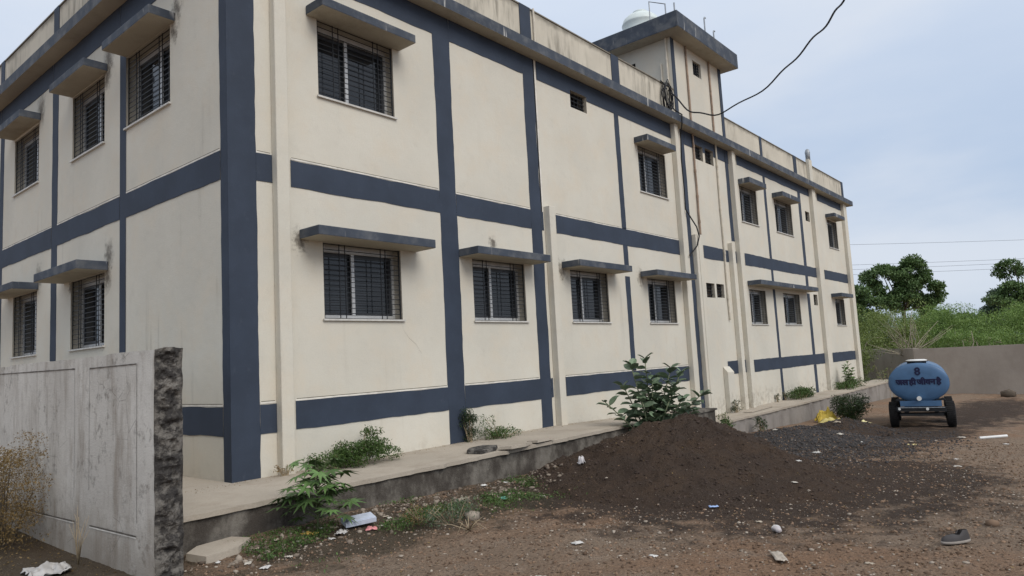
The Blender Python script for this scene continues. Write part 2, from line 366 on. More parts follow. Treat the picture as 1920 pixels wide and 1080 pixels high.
# ------------------------------------------------------------------ pavement and plinth round the building
def zig(n, amp, seed): return [amp * (random.Random(seed * 977 + i).random() - .5) for i in range(n)]
def pave(name, line, wall, zf, seed):
    """top sheet between the wall line and the ragged outer line, both lists of (x, y); zf gives height"""
    b = MB()
    for (p0, p1, w0, w1) in zip(line[:-1], line[1:], wall[:-1], wall[1:]):
        t0 = [(p0[0], p0[1], zf(*p0)), (p1[0], p1[1], zf(*p1)), (w1[0], w1[1], zf(*w1)), (w0[0], w0[1], zf(*w0))]
        b.quad(*t0)
        b.quad((*p0, zf(*p0) - .05), (*p1, zf(*p1) - .05), t0[1], t0[0])
        b.quad((*p0, zf(*p0) - .05), (*p1, zf(*p1) - .05), (w1[0], w1[1], zf(*w1) - .05), (w0[0], w0[1], zf(*w0) - .05))
    return tag(b.build(name, M['apron']), kind='structure')
def zA(x, y): return -0.030 * max(0, x - 6.6) - 0.006
def outer(x): return -1.45 + .028 * max(0, x - 2.5)
n = 110; lx = np.linspace(-1.30, 10.42, n); j = zig(n, .05, 3)
jl = [jj + (-.06 if random.Random(i).random() < .06 else 0) for i, jj in enumerate(j)]
lineA = [(x, outer(x) + q * .6) for x, q in zip(lx, jl)]
wallA = [(x, 0.02) for x in lx]
lineA += [(11.4, -.75), (12.45, -.12)]; wallA += [(11.4, .02), (12.45, .02)]
pave('pavement', lineA, wallA, zA, 1)
pl = MB()
for i in range(len(lineA) - 1):
    (x0, y0), (x1, y1) = lineA[i], lineA[i + 1]
    y0 = outer(x0) + .035 if i < n else y0 + .03; y1 = outer(x1) + .035 if i + 1 < n else y1 + .03
    pl.quad((x0, y0, -1.2), (x1, y1, -1.2), (x1, y1, zA(x1, 0) - .05), (x0, y0, zA(x0, 0) - .05))
pl.quad((-1.29, -1.41, -1.2), (-1.29, 13, -1.2), (-1.29, 13, -.06), (-1.29, -1.41, -.06))
tag(pl.build('plinth', M['plinth'], recalc=False), kind='structure')
lineB = [(-1.30 + q, y) for y, q in zip(np.linspace(.02, 13, 40), zig(40, .04, 5))]; wallB = [(0.01, p[1]) for p in lineB]
pave('pavement', lineB, wallB, lambda x, y: -.006, 2)
lx = np.linspace(10.3, 30.5, 120); j = zig(120, .05, 8)
lineC = [(x, -.90 + q) for x, q in zip(lx, j)]; wallC = [(x, 0.02) for x in lx]
pave('pavement', lineC, wallC, lambda x, y: -.475 + .012 * y, 3)
pl = MB(); pl.quad((10.3, -.87, -1.6), (30.5, -.87, -1.6), (30.5, -.87, -.53), (10.3, -.87, -.53)); pl.quad((10.3, -.87, -1.6), (10.3, 0, -1.6), (10.3, 0, -.53), (10.3, -.87, -.53))
tag(pl.build('plinth', concrete_mat('far_plinth_plaster', (0.30, 0.275, 0.25), (0.15, 0.13, 0.115), 2, .42, .68, .7, .5, (1, 1, .6)), recalc=False), kind='structure')

# ------------------------------------------------------------------ building
BL = empty('two_storey_building')
tag(BL, 'two-storey cream school block with navy painted bands, barred windows and flat parapet roof', 'building')
XR = lambda u, nn, z: (u, -nn, z)          # street facade: u along +x, n outwards
XL = lambda u, nn, z: (-nn, u, z)          # end facade: u along +y, n outwards
Z0, ZS, ZT, ZP = -.6, 7.16, 7.36, 8.19     # wall foot, slab underside, slab top, parapet top
LR, LL = 28.38, 13.0
HB = dict(low=(.525, .885), mid=(3.72, 4.085), top=(6.77, ZS))
# openings: u0, u1, z0, z1
WU, WLz = (5.10, 6.235), (1.955, 3.015)
WR = [(1.35, 2.74, *WU, 'u'), (1.355, 2.752, *WLz, 'l'), (4.35, 5.755, *WLz, 'l'), (7.22, 8.615, *WLz, 'l'), (10.36, 11.735, *WLz, 'l'), (10.35, 11.73, *WU, 'u'),
      (16.50, 17.88, *WU, 'u'), (19.50, 21.20, *WU, 'u'), (25.48, 26.80, *WU, 'u'), (16.58, 17.93, *WLz, 'l'), (19.53, 21.2, *WLz, 'l'), (25.49, 26.78, *WLz, 'l')]
WLf = [(1.57, 3.045, *WU, 'u'), (3.89, 5.30, *WU, 'u'), (7.04, 8.50, *WU, 'u'), (3.86, 5.31, 1.83, 2.99, 'l'), (7.03, 8.45, 1.84, 3.03, 'l'), (10.2, 11.6, *WU, 'u'), (10.2, 11.6, 1.84, 3.03, 'l')]
VR = [(7.62, 8.235, 6.495, 6.865), (13.56, 14.05, 6.50, 6.91), (14.19, 14.75, 6.50, 6.93), (13.58, 14.11, 2.665, 3.063), (14.235, 14.74, 2.685, 3.07), (22.75, 23.25, 5.86, 6.23), (22.79, 23.24, 2.685, 3.085)]
def wall_mesh(name, xf, u0, u1, z0, z1, ops, th, m, parent):
    us = sorted({u0, u1, *[o[0] for o in ops], *[o[1] for o in ops]}); zs = sorted({z0, z1, *[o[2] for o in ops], *[o[3] for o in ops]})
    b = MB(xf)
    for a, c in zip(us[:-1], us[1:]):
        for d, e in zip(zs[:-1], zs[1:]):
            um, zm = (a + c) / 2, (d + e) / 2
            if any(o[0] < um < o[1] and o[2] < zm < o[3] for o in ops): continue
            b.quad((a, 0, d), (c, 0, d), (c, 0, e), (a, 0, e)); b.quad((a, -th, d), (c, -th, d), (c, -th, e), (a, -th, e))
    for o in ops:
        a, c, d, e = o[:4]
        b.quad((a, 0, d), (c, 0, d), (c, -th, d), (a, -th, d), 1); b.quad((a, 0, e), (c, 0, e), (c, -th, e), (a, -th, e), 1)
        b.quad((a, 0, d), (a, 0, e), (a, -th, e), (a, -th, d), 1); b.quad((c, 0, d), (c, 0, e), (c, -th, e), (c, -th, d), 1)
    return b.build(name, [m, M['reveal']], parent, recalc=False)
wall_mesh('wall', XR, 0, LR, Z0, ZS, WR + VR, .30, M['cream'], BL)
wall_mesh('wall', XL, 0, LL, Z0, ZS, WLf, .30, M['cream_left'], BL)
b = MB(); b.quad((LR, 0, Z0), (LR, LL, Z0), (LR, LL, ZS), (LR, 0, ZS)); b.build('wall', M['cream'], BL, recalc=False)
b = MB(); b.quad((0, LL, Z0), (LR, LL, Z0), (LR, LL, ZS), (0, LL, ZS)); b.build('wall', M['cream'], BL, recalc=False)
b = MB(); b.box(.31, LR - .01, .31, LL - .01, 3.55, 3.72); b.box(.31, LR - .01, 4.4, 4.52, Z0, ZS - .01); b.build('interior_partition', M['dark'], BL)
# roof slab with overhang, tan underside
b = MB(); OV = .275; b.box(-OV, LR + OV, -OV, LL + OV, ZS, ZT, 0, 1)
rs = b.build('roof_slab', [M['fascia'], M['soffit']], BL)

def cut(rect, ops):
    u0, u1, z0, z1 = rect; us = sorted({u0, u1, *[v for o in ops for v in o[:2] if u0 < v < u1]}); zs = sorted({z0, z1, *[v for o in ops for v in o[2:4] if z0 < v < z1]})
    for a, c in zip(us[:-1], us[1:]):
        for d, e in zip(zs[:-1], zs[1:]):
            if not any(o[0] < (a + c) / 2 < o[1] and o[2] < (d + e) / 2 < o[3] for o in ops): yield a, c, d, e
_seed = [0]
def paint(name, xf, rect, proud, m, ops=(), vertical=False, amp=.007):
    """hand-painted plaster band, its edges a little wavy"""
    _seed[0] += 1; rr = random.Random(_seed[0]); b = MB(xf); u0, u1, z0, z1 = rect
    near = [o for o in ops if o[0] < u1 and o[1] > u0 and o[2] < z1 and o[3] > z0]
    if near:
        for a, c, d, e in cut(rect, near): b.quad((a, proud, d), (c, proud, d), (c, proud, e), (a, proud, e))
        return b.build(name, m, BL, recalc=False)
    n = max(2, int((z1 - z0 if vertical else u1 - u0) / .14)); A = []; B = []
    o1 = o2 = 0
    for i in range(n + 1):
        f = i / n; o1 = .6 * o1 + rr.uniform(-amp, amp); o2 = .6 * o2 + rr.uniform(-amp, amp)
        if vertical: z = z0 + (z1 - z0) * f; A.append((u0 + o1, z)); B.append((u1 + o2, z))
        else: u = u0 + (u1 - u0) * f; A.append((u, z0 + o1)); B.append((u, z1 + o2))
    for i in range(n):
        a0, a1, b0, b1 = A[i], A[i + 1], B[i], B[i + 1]
        b.quad((a0[0], proud, a0[1]), (a1[0], proud, a1[1]), (b1[0], proud, b1[1]), (b0[0], proud, b0[1]))
        b.quad((a0[0], 0, a0[1]), (a1[0], 0, a1[1]), (a1[0], proud, a1[1]), (a0[0], proud, a0[1]))
        b.quad((b0[0], 0, b0[1]), (b1[0], 0, b1[1]), (b1[0], proud, b1[1]), (b0[0], proud, b0[1]))
    return b.build(name, m, BL, recalc=False)
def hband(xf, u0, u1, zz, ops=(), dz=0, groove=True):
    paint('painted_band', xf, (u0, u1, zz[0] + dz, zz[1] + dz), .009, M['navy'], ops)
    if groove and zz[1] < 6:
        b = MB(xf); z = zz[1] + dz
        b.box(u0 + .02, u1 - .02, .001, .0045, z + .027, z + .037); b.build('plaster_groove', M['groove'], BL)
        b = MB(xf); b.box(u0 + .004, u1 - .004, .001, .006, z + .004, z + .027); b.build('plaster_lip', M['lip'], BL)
def vband(xf, u0, u1, z0, z1, ops=()): paint('painted_stripe', xf, (u0, u1, z0, z1), .006, M['navy'], ops, True)
OPR = [o[:4] for o in WR] + VR; OPL = [o[:4] for o in WLf]
# street facade
vband(XR, -.003, .371, Z0, ZS); vband(XR, 3.636, 4.024, Z0, ZS); vband(XR, 6.035, 6.365, Z0, ZS)
for a, c in ((.371, .598), (.873, 3.636), (4.024, 6.035), (6.365, 6.425)):
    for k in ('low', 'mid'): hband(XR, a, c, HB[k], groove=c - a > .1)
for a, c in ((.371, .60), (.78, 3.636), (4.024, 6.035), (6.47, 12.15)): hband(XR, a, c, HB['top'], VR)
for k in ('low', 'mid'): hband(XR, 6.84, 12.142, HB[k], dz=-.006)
for zz in ((.885, 3.0), (3.17, 3.72), (4.085, 6.77)): vband(XR, 9.36, 9.55, *zz)
b = MB(XR); b.box(6.372, 6.405, .001, .0045, 4.09, ZS - .002); b.build('expansion_joint', M['joint'], BL)
b = MB(XR); b.box(6.408, 6.445, .001, .0055, 4.09, ZS - .002); b.build('joint_cover', M['lip'], BL)
vband(XR, 12.70, 12.90, -.45, ZS)
hband(XR, 12.90, 15.60, HB['top'], VR); vband(XR, 15.56, 15.80, 4.40, 6.77)
hband(XR, 13.58, 14.86, (3.74, 4.085), groove=False); hband(XR, 14.95, 15.25, (3.74, 4.08), groove=False)
hband(XR, 15.60, 15.84, (3.76, 4.10), groove=False); hband(XR, 15.56, 15.82, HB['top']); hband(XR, 14.55, 15.25, (.55, .915), groove=False); hband(XR, 15.72, 15.83, (.55, .915), groove=False)
for k, dz in (('low', .004), ('mid', .025), ('top', .04)):
    zz = HB[k] if k != 'top' else (6.82, ZS - .041)
    hband(XR, 16.46, 23.40, zz, VR, dz=dz, groove=False); hband(XR, 24.42, 27.66, zz, dz=dz, groove=False)
for u in (18.60, 22.05):
    for z0, z1 in ((-.48, .53), (.89, 3.1), (3.27, 3.75), (4.11, 6.86)): vband(XR, u, u + (.20 if u < 20 else .29), z0, z1, OPR)
# end facade
vband(XL, 0, .186, Z0, ZS)
for u, wd in ((3.042, .228), (6.0, .288), (9.215, .25)): vband(XL, u, u + wd, Z0, ZS, [(o[0], o[1], o[2] - .005, o[3] + .005) for o in OPL])
for a, c in ((.186, 3.042), (3.27, 6.0), (6.288, 9.215), (9.465, LL)):
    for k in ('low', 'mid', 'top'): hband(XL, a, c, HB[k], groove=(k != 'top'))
b = MB(XR); b.box(-.012, .004, -.002, .010, Z0, ZS - .003); b.build('corner_bead', M['navy'], BL)

for pts in ([(2.72, 1.94), (2.76, 1.80), (2.86, 1.68), (3.00, 1.58), (3.10, 1.44), (3.09, 1.30)],):
    b = MB(XR)
    for (a0, z0), (a1, z1) in zip(pts[:-1], pts[1:]): b.quad((a0, .002, z0 - .0016), (a1, .002, z1 - .0016), (a1, .002, z1 + .0016), (a0, .002, z0 + .0016))
    b.build('hairline_crack', M['groove'], BL, recalc=False)
# ---- windows: frame mesh is the part, the rest hang below it
def window(xf, o):
    u0, u1, z0, z1, kind = o; W = u1 - u0; H = z1 - z0; rr = random.Random(int(u0 * 100 + z0 * 7))
    zf = z0 + .012; d = -.17                                     # glazing sits back in the reveal
    b = MB(xf); fw = .045
    b.box(u0, u1, d - .07, d, z0 + .001, z0 + .07); b.box(u0, u1, d - .07, d, z1 - .10, z1 - .001)
    b.box(u0, u0 + fw, d - .07, d, z0 + .071, z1 - .101); b.box(u1 - fw, u1, d - .07, d, z0 + .071, z1 - .101)
    win = b.build('window', M['alu'], BL)
    um = u0 + W * .45
    for (a, c, dd, mm) in ((u0 + fw, um + .02, d - .045, M['alu_dark']), (um - .02, u1 - fw, d - .02, M['alu_dark'])):
        b = MB(xf); e = .05
        b.box(a, a + e, dd - .02, dd, z0 + .071, z1 - .101); b.box(c - e, c, dd - .02, dd, z0 + .071, z1 - .101)
        b.box(a + e, c - e, dd - .02, dd, z0 + .071, z0 + .11); b.box(a + e, c - e, dd - .02, dd, z1 - .16, z1 - .101)
        b.build('sash', mm, win)
        b = MB(xf); ti = rr.uniform(-.006, .006)
        b.quad((a + e, dd - .012 + ti, z0 + .11), (c - e, dd - .012 - ti, z0 + .11), (c - e, dd - .010 - ti, z1 - .16), (a + e, dd - .010 + ti, z1 - .16)); b.build('pane', M['glass'], win, recalc=False)
    b = MB(xf); b.box(um - .035, um + .018, d - .019, d + .006, z0 + .071, z1 - .101); b.build('mullion', M['alu'], win)
    b = MB(xf); b.box(u0 + .002, u1 - .002, d - .1, -.002, z0 + .0005, z0 + .0035); b.box(u0 - .03, u1 + .03, .0005, .035, z0 - .022, z0 + .003); b.build('sill', M['sill'], win)
    g = MB(xf); gy0, gy1 = -.033, -.023; r = .0052
    for f in (.012, .205, .275, .735, .80, .988):
        u = u0 + W * f; th = r * (2.0 if f in (.012, .988) else 1.0)
        g.box(u - th, u + th, gy0, gy1, z0 + .004, z1 - .004)
    nb = 14
    for k in range(nb + 1):
        z = z0 + .012 + (H - .024) * k / nb; g.box(u0 + .002, u1 - .002, gy0 - .008, gy0 - .001, z - r, z + r)
    g.build('grille', M['grille'], win)
    return win
for o in WR: window(XR, o)
for o in WLf: window(XL, o)
def vent(xf, o, bars=5):
    u0, u1, z0, z1 = o[:4]
    b = MB(xf); e = .03; d = -.09
    b.box(u0, u1, d - .03, d, z0, z0 + e); b.box(u0, u1, d - .03, d, z1 - e, z1); b.box(u0, u0 + e, d - .03, d, z0 + e, z1 - e); b.box(u1 - e, u1, d - .03, d, z0 + e, z1 - e)
    v = b.build('vent_window', M['alu_dark'], BL)
    for k in range(bars):
        z = z0 + (z1 - z0) * (k + .5) / bars; b = MB(xf)
        b.quad((u0 + e, d - .005, z + .02), (u1 - e, d - .005, z + .02), (u1 - e, d - .06, z + .045), (u0 + e, d - .06, z + .045)); b.build('louvre', M['jali'] if z < 4 else M['glass'], v, recalc=False)
    b = MB(xf)
    for k in range(1, 5): u = u0 + (u1 - u0) * k / 5; b.box(u - .006, u + .006, d + .01, d + .02, z0, z1)
    for k in range(1, 4): z = z0 + (z1 - z0) * k / 4; b.box(u0, u1, d + .021, d + .03, z - .006, z + .006)
    b.build('grille', M['grille'], v)
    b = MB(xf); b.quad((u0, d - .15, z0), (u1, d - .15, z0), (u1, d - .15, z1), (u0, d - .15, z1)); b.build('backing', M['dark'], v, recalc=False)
for o in VR: vent(XR, o)

# ---- concrete canopies over the windows
def canopy(xf, u0, u1, z0, z1, dep):
    b = MB(xf); sag = .012
    P = lambda u, nn, z: (u, nn, z)
    b.box(u0, u1, 0.001, dep, z0, z1, 0, 1)
    for i in (2, 3, 6, 7): pass
    o = b.build('window_canopy', [M['fascia'], M['soffit']], BL)
    bv = o.modifiers.new('edge', 'BEVEL'); bv.width = .012; bv.segments = 2; bv.limit_method = 'ANGLE'
    return o
for u0, u1 in ((.986, 3.08), (4.03, 6.0), (6.95, 8.935), (10.055, 12.09)): canopy(XR, u0, u1, 3.018, 3.15, .445)
canopy(XR, 1.17, 2.88, 6.225, 6.36, .40); canopy(XR, 10.2, 11.65, 6.24, 6.39, .37)
canopy(XR, 16.50, 22.05, 3.12, 3.265, .42); canopy(XR, 16.46, 17.87, 6.238, 6.41, .36); canopy(XR, 19.33, 21.15, 6.238, 6.40, .37)
canopy(XR, 25.30, 26.77, 6.28, 6.43, .36); canopy(XR, 25.03, 26.70, 3.05, 3.20, .40)
canopy(XL, 1.413, 3.04, 6.238, 6.37, .36); canopy(XL, 3.774, 5.334, 6.25, 6.38, .36); canopy(XL, 6.95, 8.60, 6.28, 6.42, .35); canopy(XL, 10.1, 11.8, 6.25, 6.39, .36)
canopy(XL, 3.714, 5.65, 2.995, 3.14, .455); canopy(XL, 6.96, 8.8, 3.035, 3.17, .42); canopy(XL, 10.1, 11.9, 3.03, 3.17, .42)

# ---- boxed pipe ducts on the facade
def duct(u0, u1, z0, z1, dep, slope=0):
    b = MB(XR); i = [b.pt(p) for p in ((u0, .0015, z0), (u1, .0015, z0), (u1, dep, z0), (u0, dep, z0), (u0, .0015, z1 + slope), (u1, .0015, z1 + slope), (u1, dep, z1), (u0, dep, z1))]
    for q in ((0, 1, 2, 3), (4, 7, 6, 5), (0, 4, 5, 1), (1, 5, 6, 2), (2, 6, 7, 3), (3, 7, 4, 0)): b.face([i[k] for k in q])
    o = b.build('pipe_duct', M['cream_duct'], BL)
    bv = o.modifiers.new('edge', 'BEVEL'); bv.width = .008; bv.segments = 1
for a in ((.60, .78, -.02, 7.158, .125), (6.46, 6.65, -.02, 4.20, .14), (12.15, 12.33, -.25, 7.158, .135), (12.91, 13.04, -.5, 4.31, .12), (13.13, 13.30, -.5, 4.30, .09),
          (15.25, 15.45, -.5, 4.30, .135), (15.83, 16.04, -.5, 7.158, .135), (14.21, 14.63, -.5, .62, .136, .16), (23.40, 23.79, -.5, 7.158, .14), (27.68, 28.12, -.5, 7.158, .126)): duct(*a)

# ---- parapet with navy strips and coping
PT = .13
def parapet(xf, u0, u1): 
    b = MB(xf); b.box(u0, u1, -PT, 0, ZT + .001, ZP); p = b.build('parapet', M['parapet'], BL); bv = p.modifiers.new('edge', 'BEVEL'); bv.width = .015; bv.segments = 2
    c = MB(xf); c.box(u0, u1, -PT - .015, .014, ZP + .002, ZP + .028); c.build('coping', M['parapet'], p)
parapet(XR, 0, 6.378); parapet(XR, 6.385, 12.55); parapet(XR, 15.76, LR); parapet(XL, PT + .01, LL)
b = MB(); b.box(LR - PT, LR, .14, LL, ZT + .001, ZP); b.build('parapet', M['parapet'], BL); b = MB(); b.box(.14, LR - .14, LL - PT, LL, ZT + .001, ZP); b.build('parapet', M['parapet'], BL)
for u0, u1 in ((6.035, 6.37), (9.385, 9.715), (18.58, 18.78), (21.90, 22.24), (28.08, 28.36), (0, .3), (3.2, 3.5)):
    b = MB(XR); b.box(u0, u1, .001, .016, ZT + .002, ZP + .03); b.build('parapet_strip', M['navy'], BL)
for u0, u1 in ((.001, .2), (3.05, 3.3), (6.0, 6.25), (9.27, 9.5), (12.6, 12.9)):
    b = MB(XL); b.box(u0, u1, .001, .016, ZT + .002, ZP + .03); b.build('parapet_strip', M['navy'], BL)
b = MB(XR); b.tube([(6.46, .03, ZT), (6.46, .03, ZP + .04)], .022, 8); b.build('downpipe', M['pipe_cream'], BL)
b = MB(XR); b.box(23.42, 23.78, .001, .12, ZT + .001, 8.33); b.build('pipe_duct', M['cream_duct'], BL)
b = MB(XR); b.lathe([(.085, 0), (.09, .2), (.10, .30), (.07, .40), (.015, .44)], (23.6, .05, 8.33), 12); b.build('vent_cowl', M['steel'], BL, True)

# ---- stair tower on the roof
TX0, TX1, TY1, TZ = 12.55, 15.76, 3.3, 9.66
TW = empty('stair_tower'); TW.parent = BL
b = MB(XR); ops = [(13.86, 14.39, 8.99, 9.42)]
us = [TX0, 13.86, 14.39, TX1]; zs = [ZT + .001, 8.99, 9.42, TZ]
for i in range(3):
    for k in range(3):
        if not (i == 1 and k == 1): b.quad((us[i], .004, zs[k]), (us[i + 1], .004, zs[k]), (us[i + 1], .004, zs[k + 1]), (us[i], .004, zs[k + 1]))
a, c, d, e = ops[0]
for q in (((a, .004, d), (c, .004, d), (c, -.15, d), (a, -.15, d)), ((a, .004, e), (c, .004, e), (c, -.15, e), (a, -.15, e)), ((a, .004, d), (a, .004, e), (a, -.15, e), (a, -.15, d)), ((c, .004, d), (c, .004, e), (c, -.15, e), (c, -.15, d))): b.quad(*q)
ys_ = [-.004, 1.08, 1.45, TY1]; zz_ = [ZT + .001, 8.75, 9.27, TZ]
for i in range(3):
    for k in range(3):
        if not (i == 1 and k == 1): b.quad((TX0, -ys_[i], zz_[k]), (TX0, -ys_[i + 1], zz_[k]), (TX0, -ys_[i + 1], zz_[k + 1]), (TX0, -ys_[i], zz_[k + 1]))
b.quad((TX1, .004, ZT), (TX1, -TY1, ZT), (TX1, -TY1, TZ), (TX1, .004, TZ)); b.quad((TX0, -TY1, ZT), (TX1, -TY1, ZT), (TX1, -TY1, TZ), (TX0, -TY1, TZ))
b.build('tower_wall', M['cream'], TW, recalc=False)
b = MB(); b.box(12.10, 16.08, -.47, TY1 + .45, TZ, 10.11, 0, 1); q = b.build('tower_roof', [M['fascia'], M['soffit']], TW); bv = q.modifiers.new('edge', 'BEVEL'); bv.width = .02; bv.segments = 2
for u0, u1 in ((12.545, 12.72), (15.58, 15.765)):
    b = MB(XR); b.box(u0, u1, .005, .022, ZT + .002, TZ - .002); b.build('painted_stripe', M['navy'], TW)
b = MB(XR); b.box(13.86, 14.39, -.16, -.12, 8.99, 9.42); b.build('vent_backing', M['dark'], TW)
b = MB(XR)
for k in range(5): z = 9.03 + .085 * k; b.box(13.87, 14.38, -.07, -.055, z, z + .022)
for k in range(4): u = 13.95 + .115 * k; b.box(u, u + .02, -.054, -.04, 8.99, 9.42)
b.build('vent_grille', M['grille'], TW)
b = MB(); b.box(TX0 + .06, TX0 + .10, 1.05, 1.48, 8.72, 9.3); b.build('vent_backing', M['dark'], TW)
for u, zs_ in ((13.40, (TZ, ZT + .01)), (14.89, (TZ, ZT + .01))):
    b = MB(XR); b.tube([(u, .04, zs_[0]), (u, .04, zs_[1])], .028, 8); b.build('downpipe', M['pipe_brown'], TW)
for u, z1, z0, wob in ((13.40, ZS, 4.36, .01), (14.89, ZS, 2.06, .012)):
    b = MB(XR); pts = [(u + wob * math.sin(k * 1.7), .04, z1 + (z0 - z1) * k / 8) for k in range(9)]; b.tube(pts, .027, 8)
    for k in (1, 3, 5, 7): b.tube([(u + wob * math.sin(k * 1.7), .04, pts[k][2] - .04), (u + wob * math.sin(k * 1.7), .04, pts[k][2] + .04)], .036, 8)
    b.build('downpipe', M['pipe_brown'] if u < 14 else M['pipe_cream'], BL)
b = MB(); b.tube([(TX0 - .03, .12, ZT), (TX0 - .03, .12, TZ)], .03, 8); b.tube([(TX0 - .03, .3, 8.0), (TX0 - .03, .3, 9.0)], .022, 6); b.build('downpipe', M['pipe_cream'], TW)

# ---- things on the tower roof
wt = empty('water_tank', (13.55, 1.35, 10.11)); tag(wt, 'white plastic water tank standing on the stair tower roof', 'water tank')
b = MB(); b.lathe([(.52, 0), (.53, .05), (.53, .30), (.55, .34), (.55, .37), (.53, .41), (.53, .66), (.55, .70), (.55, .73), (.53, .77), (.50, .86), (.38, .97), (.22, 1.03)], n=32); b.build('tank_shell', M['tank_white'], wt, True)
b = MB(); b.lathe([(.22, 1.03), (.23, 1.05), (.23, 1.09), (.20, 1.11)], n=24); b.build('lid', M['tank_white'], wt)
rl = empty('roof_ladder_rail', (12.75, .15, 10.11)); tag(rl, 'grey steel hand rail above the tower roof corner', 'rail')
b = MB(); b.tube([(0, 0, 0), (0, 0, .62), (-.25, .35, .72), (-.25, .35, 0)], .02, 6); b.build('hoop', M['steel'], rl)
b = MB(); b.tube([(.35, -.1, 0), (.35, -.1, .75)], .02, 6); b.build('post', M['steel'], rl)
for i, (x, y, h, bend, lab) in enumerate(((14.35, -.25, .62, 1, 'tall thin vent pipe with a bent top on the tower roof'), (14.95, -.25, .42, 1, 'short vent pipe beside the tall one on the tower roof'), (13.75, -.22, .22, 2, 'small arched pipe stub on the tower roof edge'))):
    b = MB(); p = [(0, 0, 0), (0, 0, h), (.03, 0, h + .04), (.09, 0, h + .04)]
    if bend == 2: p = [(0, 0, 0), (0, 0, h * .7), (.05, 0, h), (.12, 0, h), (.16, 0, h * .7), (.16, 0, 0)]
    b.tube(p, .022, 8); o = b.build('vent_pipe', M['steel']); o.location = (x, y, 10.11); tag(o, lab, 'pipe', 'pipes on the tower roof')

# ---- loose black service cable: coil on the parapet, drop down the wall, span to the right
b = MB(); rr = random.Random(4)
for k in range(9):
    rx, rz = rr.uniform(.17, .27), rr.uniform(.26, .40); ox, oz = rr.uniform(-.05, .05), rr.uniform(-.05, .05); ph = rr.uniform(0, 6)
    b.tube([(11.95 + ox + rx * math.cos(a_) , -.05 - .012 * k + .02 * math.sin(3 * a_ + ph), 7.82 + oz + rz * math.sin(a_) + .03 * math.sin(2 * a_ + ph)) for a_ in np.linspace(ph, ph + 6.0, 22)], .011, 5)
b.tube([(11.78, -.02, 8.23), (11.88, -.05, 8.18), (11.95, -.08, 8.05)], .016, 5)
tag(b.build('cable_coil', M['cable']), 'tangled coil of black cable hanging on the grimy parapet', 'cable coil')
b = MB(); b.tube([(12.15, -.07, 7.75), (12.27, -.10, 7.55), (12.27, -.31, 7.36), (12.26, -.30, 7.15), (12.42, -.16, 6.9), (12.55, -.06, 6.3), (12.60, -.05, 5.5), (12.60, -.04, 4.95), (12.95, -.15, 4.50), (13.02, -.17, 4.25), (12.92, -.14, 4.0), (12.62, -.05, 3.72)], .018, 6)
tag(b.build('drop_cable', M['cable']), 'thin black cable running down the wall from the coil', 'cable')
b = MB(); pts = []
A0 = Vector((11.95, -.08, 8.02)); A3 = Vector((6.2, -7.5, 9.2))
ctrl = [(12.02, -.15, 7.93), (12.10, -.70, 7.28), (12.15, -1.45, 7.09), (11.75, -2.72, 7.27), (10.95, -3.73, 7.47), (10.05, -4.53, 7.52), (9.45, -5.02, 7.62), (8.8, -5.5, 7.9), (7.8, -6.1, 8.5)]
def catmull(P, n=8):
    P = [Vector(p) for p in P]; P = [2 * P[0] - P[1]] + P + [2 * P[-1] - P[-2]]; o = []
    for i in range(1, len(P) - 2):
        for k in range(n):
            t_ = k / n; p0, p1, p2, p3 = P[i - 1:i + 3]
            o.append(.5 * ((2 * p1) + (p2 - p0) * t_ + (2 * p0 - 5 * p1 + 4 * p2 - p3) * t_ ** 2 + (3 * p1 - p0 - 3 * p2 + p3) * t_ ** 3))
    return o + [P[-2]]
cp = catmull(ctrl)
b.tube([p + Vector((0, 0, .035 * math.sin(i * .75))) for i, p in enumerate(cp)], .019, 6)
tag(b.build('overhead_cable', M['cable']), 'wavy black cable sagging from the stair tower across the sky', 'cable')

# ------------------------------------------------------------------ broken boundary wall by the corner
t = NT('weathered_wall_plaster'); Z = t.z()
col = t.mix(t.ramp(t.noise(.8, 5), .3, .7), (0.50, 0.465, 0.415), (0.65, 0.615, 0.555))
col = t.mix(t.ramp(t.noise(5, 6, .68, vscale=(1, 1, .22)), .46, .74, 0, .70), col, (0.27, 0.225, 0.18))
col = t.mix(t.math('MULTIPLY', t.ramp(t.noise(9, 6, .7), .5, .68), t.ramp(t.noise(1.3, 3, loc=(4, 2, 9)), .42, .6, 0, .6)), col, (0.15, 0.13, 0.11))
col = t.mix(t.ramp(t.math('ADD', Z[2], t.math('MULTIPLY', t.noise(3, 6, .7), .9)), .10, .75, .6, 0), col, (0.20, 0.16, 0.12))
vv = t.voro(3.2, 'DISTANCE_TO_EDGE', (1, 1, 1)); crk = t.math('MULTIPLY', t.ramp(vv.outputs['Distance'], .004, .014, 1, 0), t.ramp(t.noise(1.5, 3, loc=(1, 1, 1)), .52, .6))
col = t.mix(t.math('MULTIPLY', crk, .45), col, (0.10, 0.09, 0.08))
t.bump(t.math('ADD', t.noise(60, 4, .7), t.noise(8, 5)), .45, .015); M['wallgrey'] = t.fin(col, .92, .2)
BW = empty('boundary_wall', (-1.6, -1.95, -.4)); tag(BW, 'weathered grey boundary wall with a broken rough end near the building corner', 'wall')
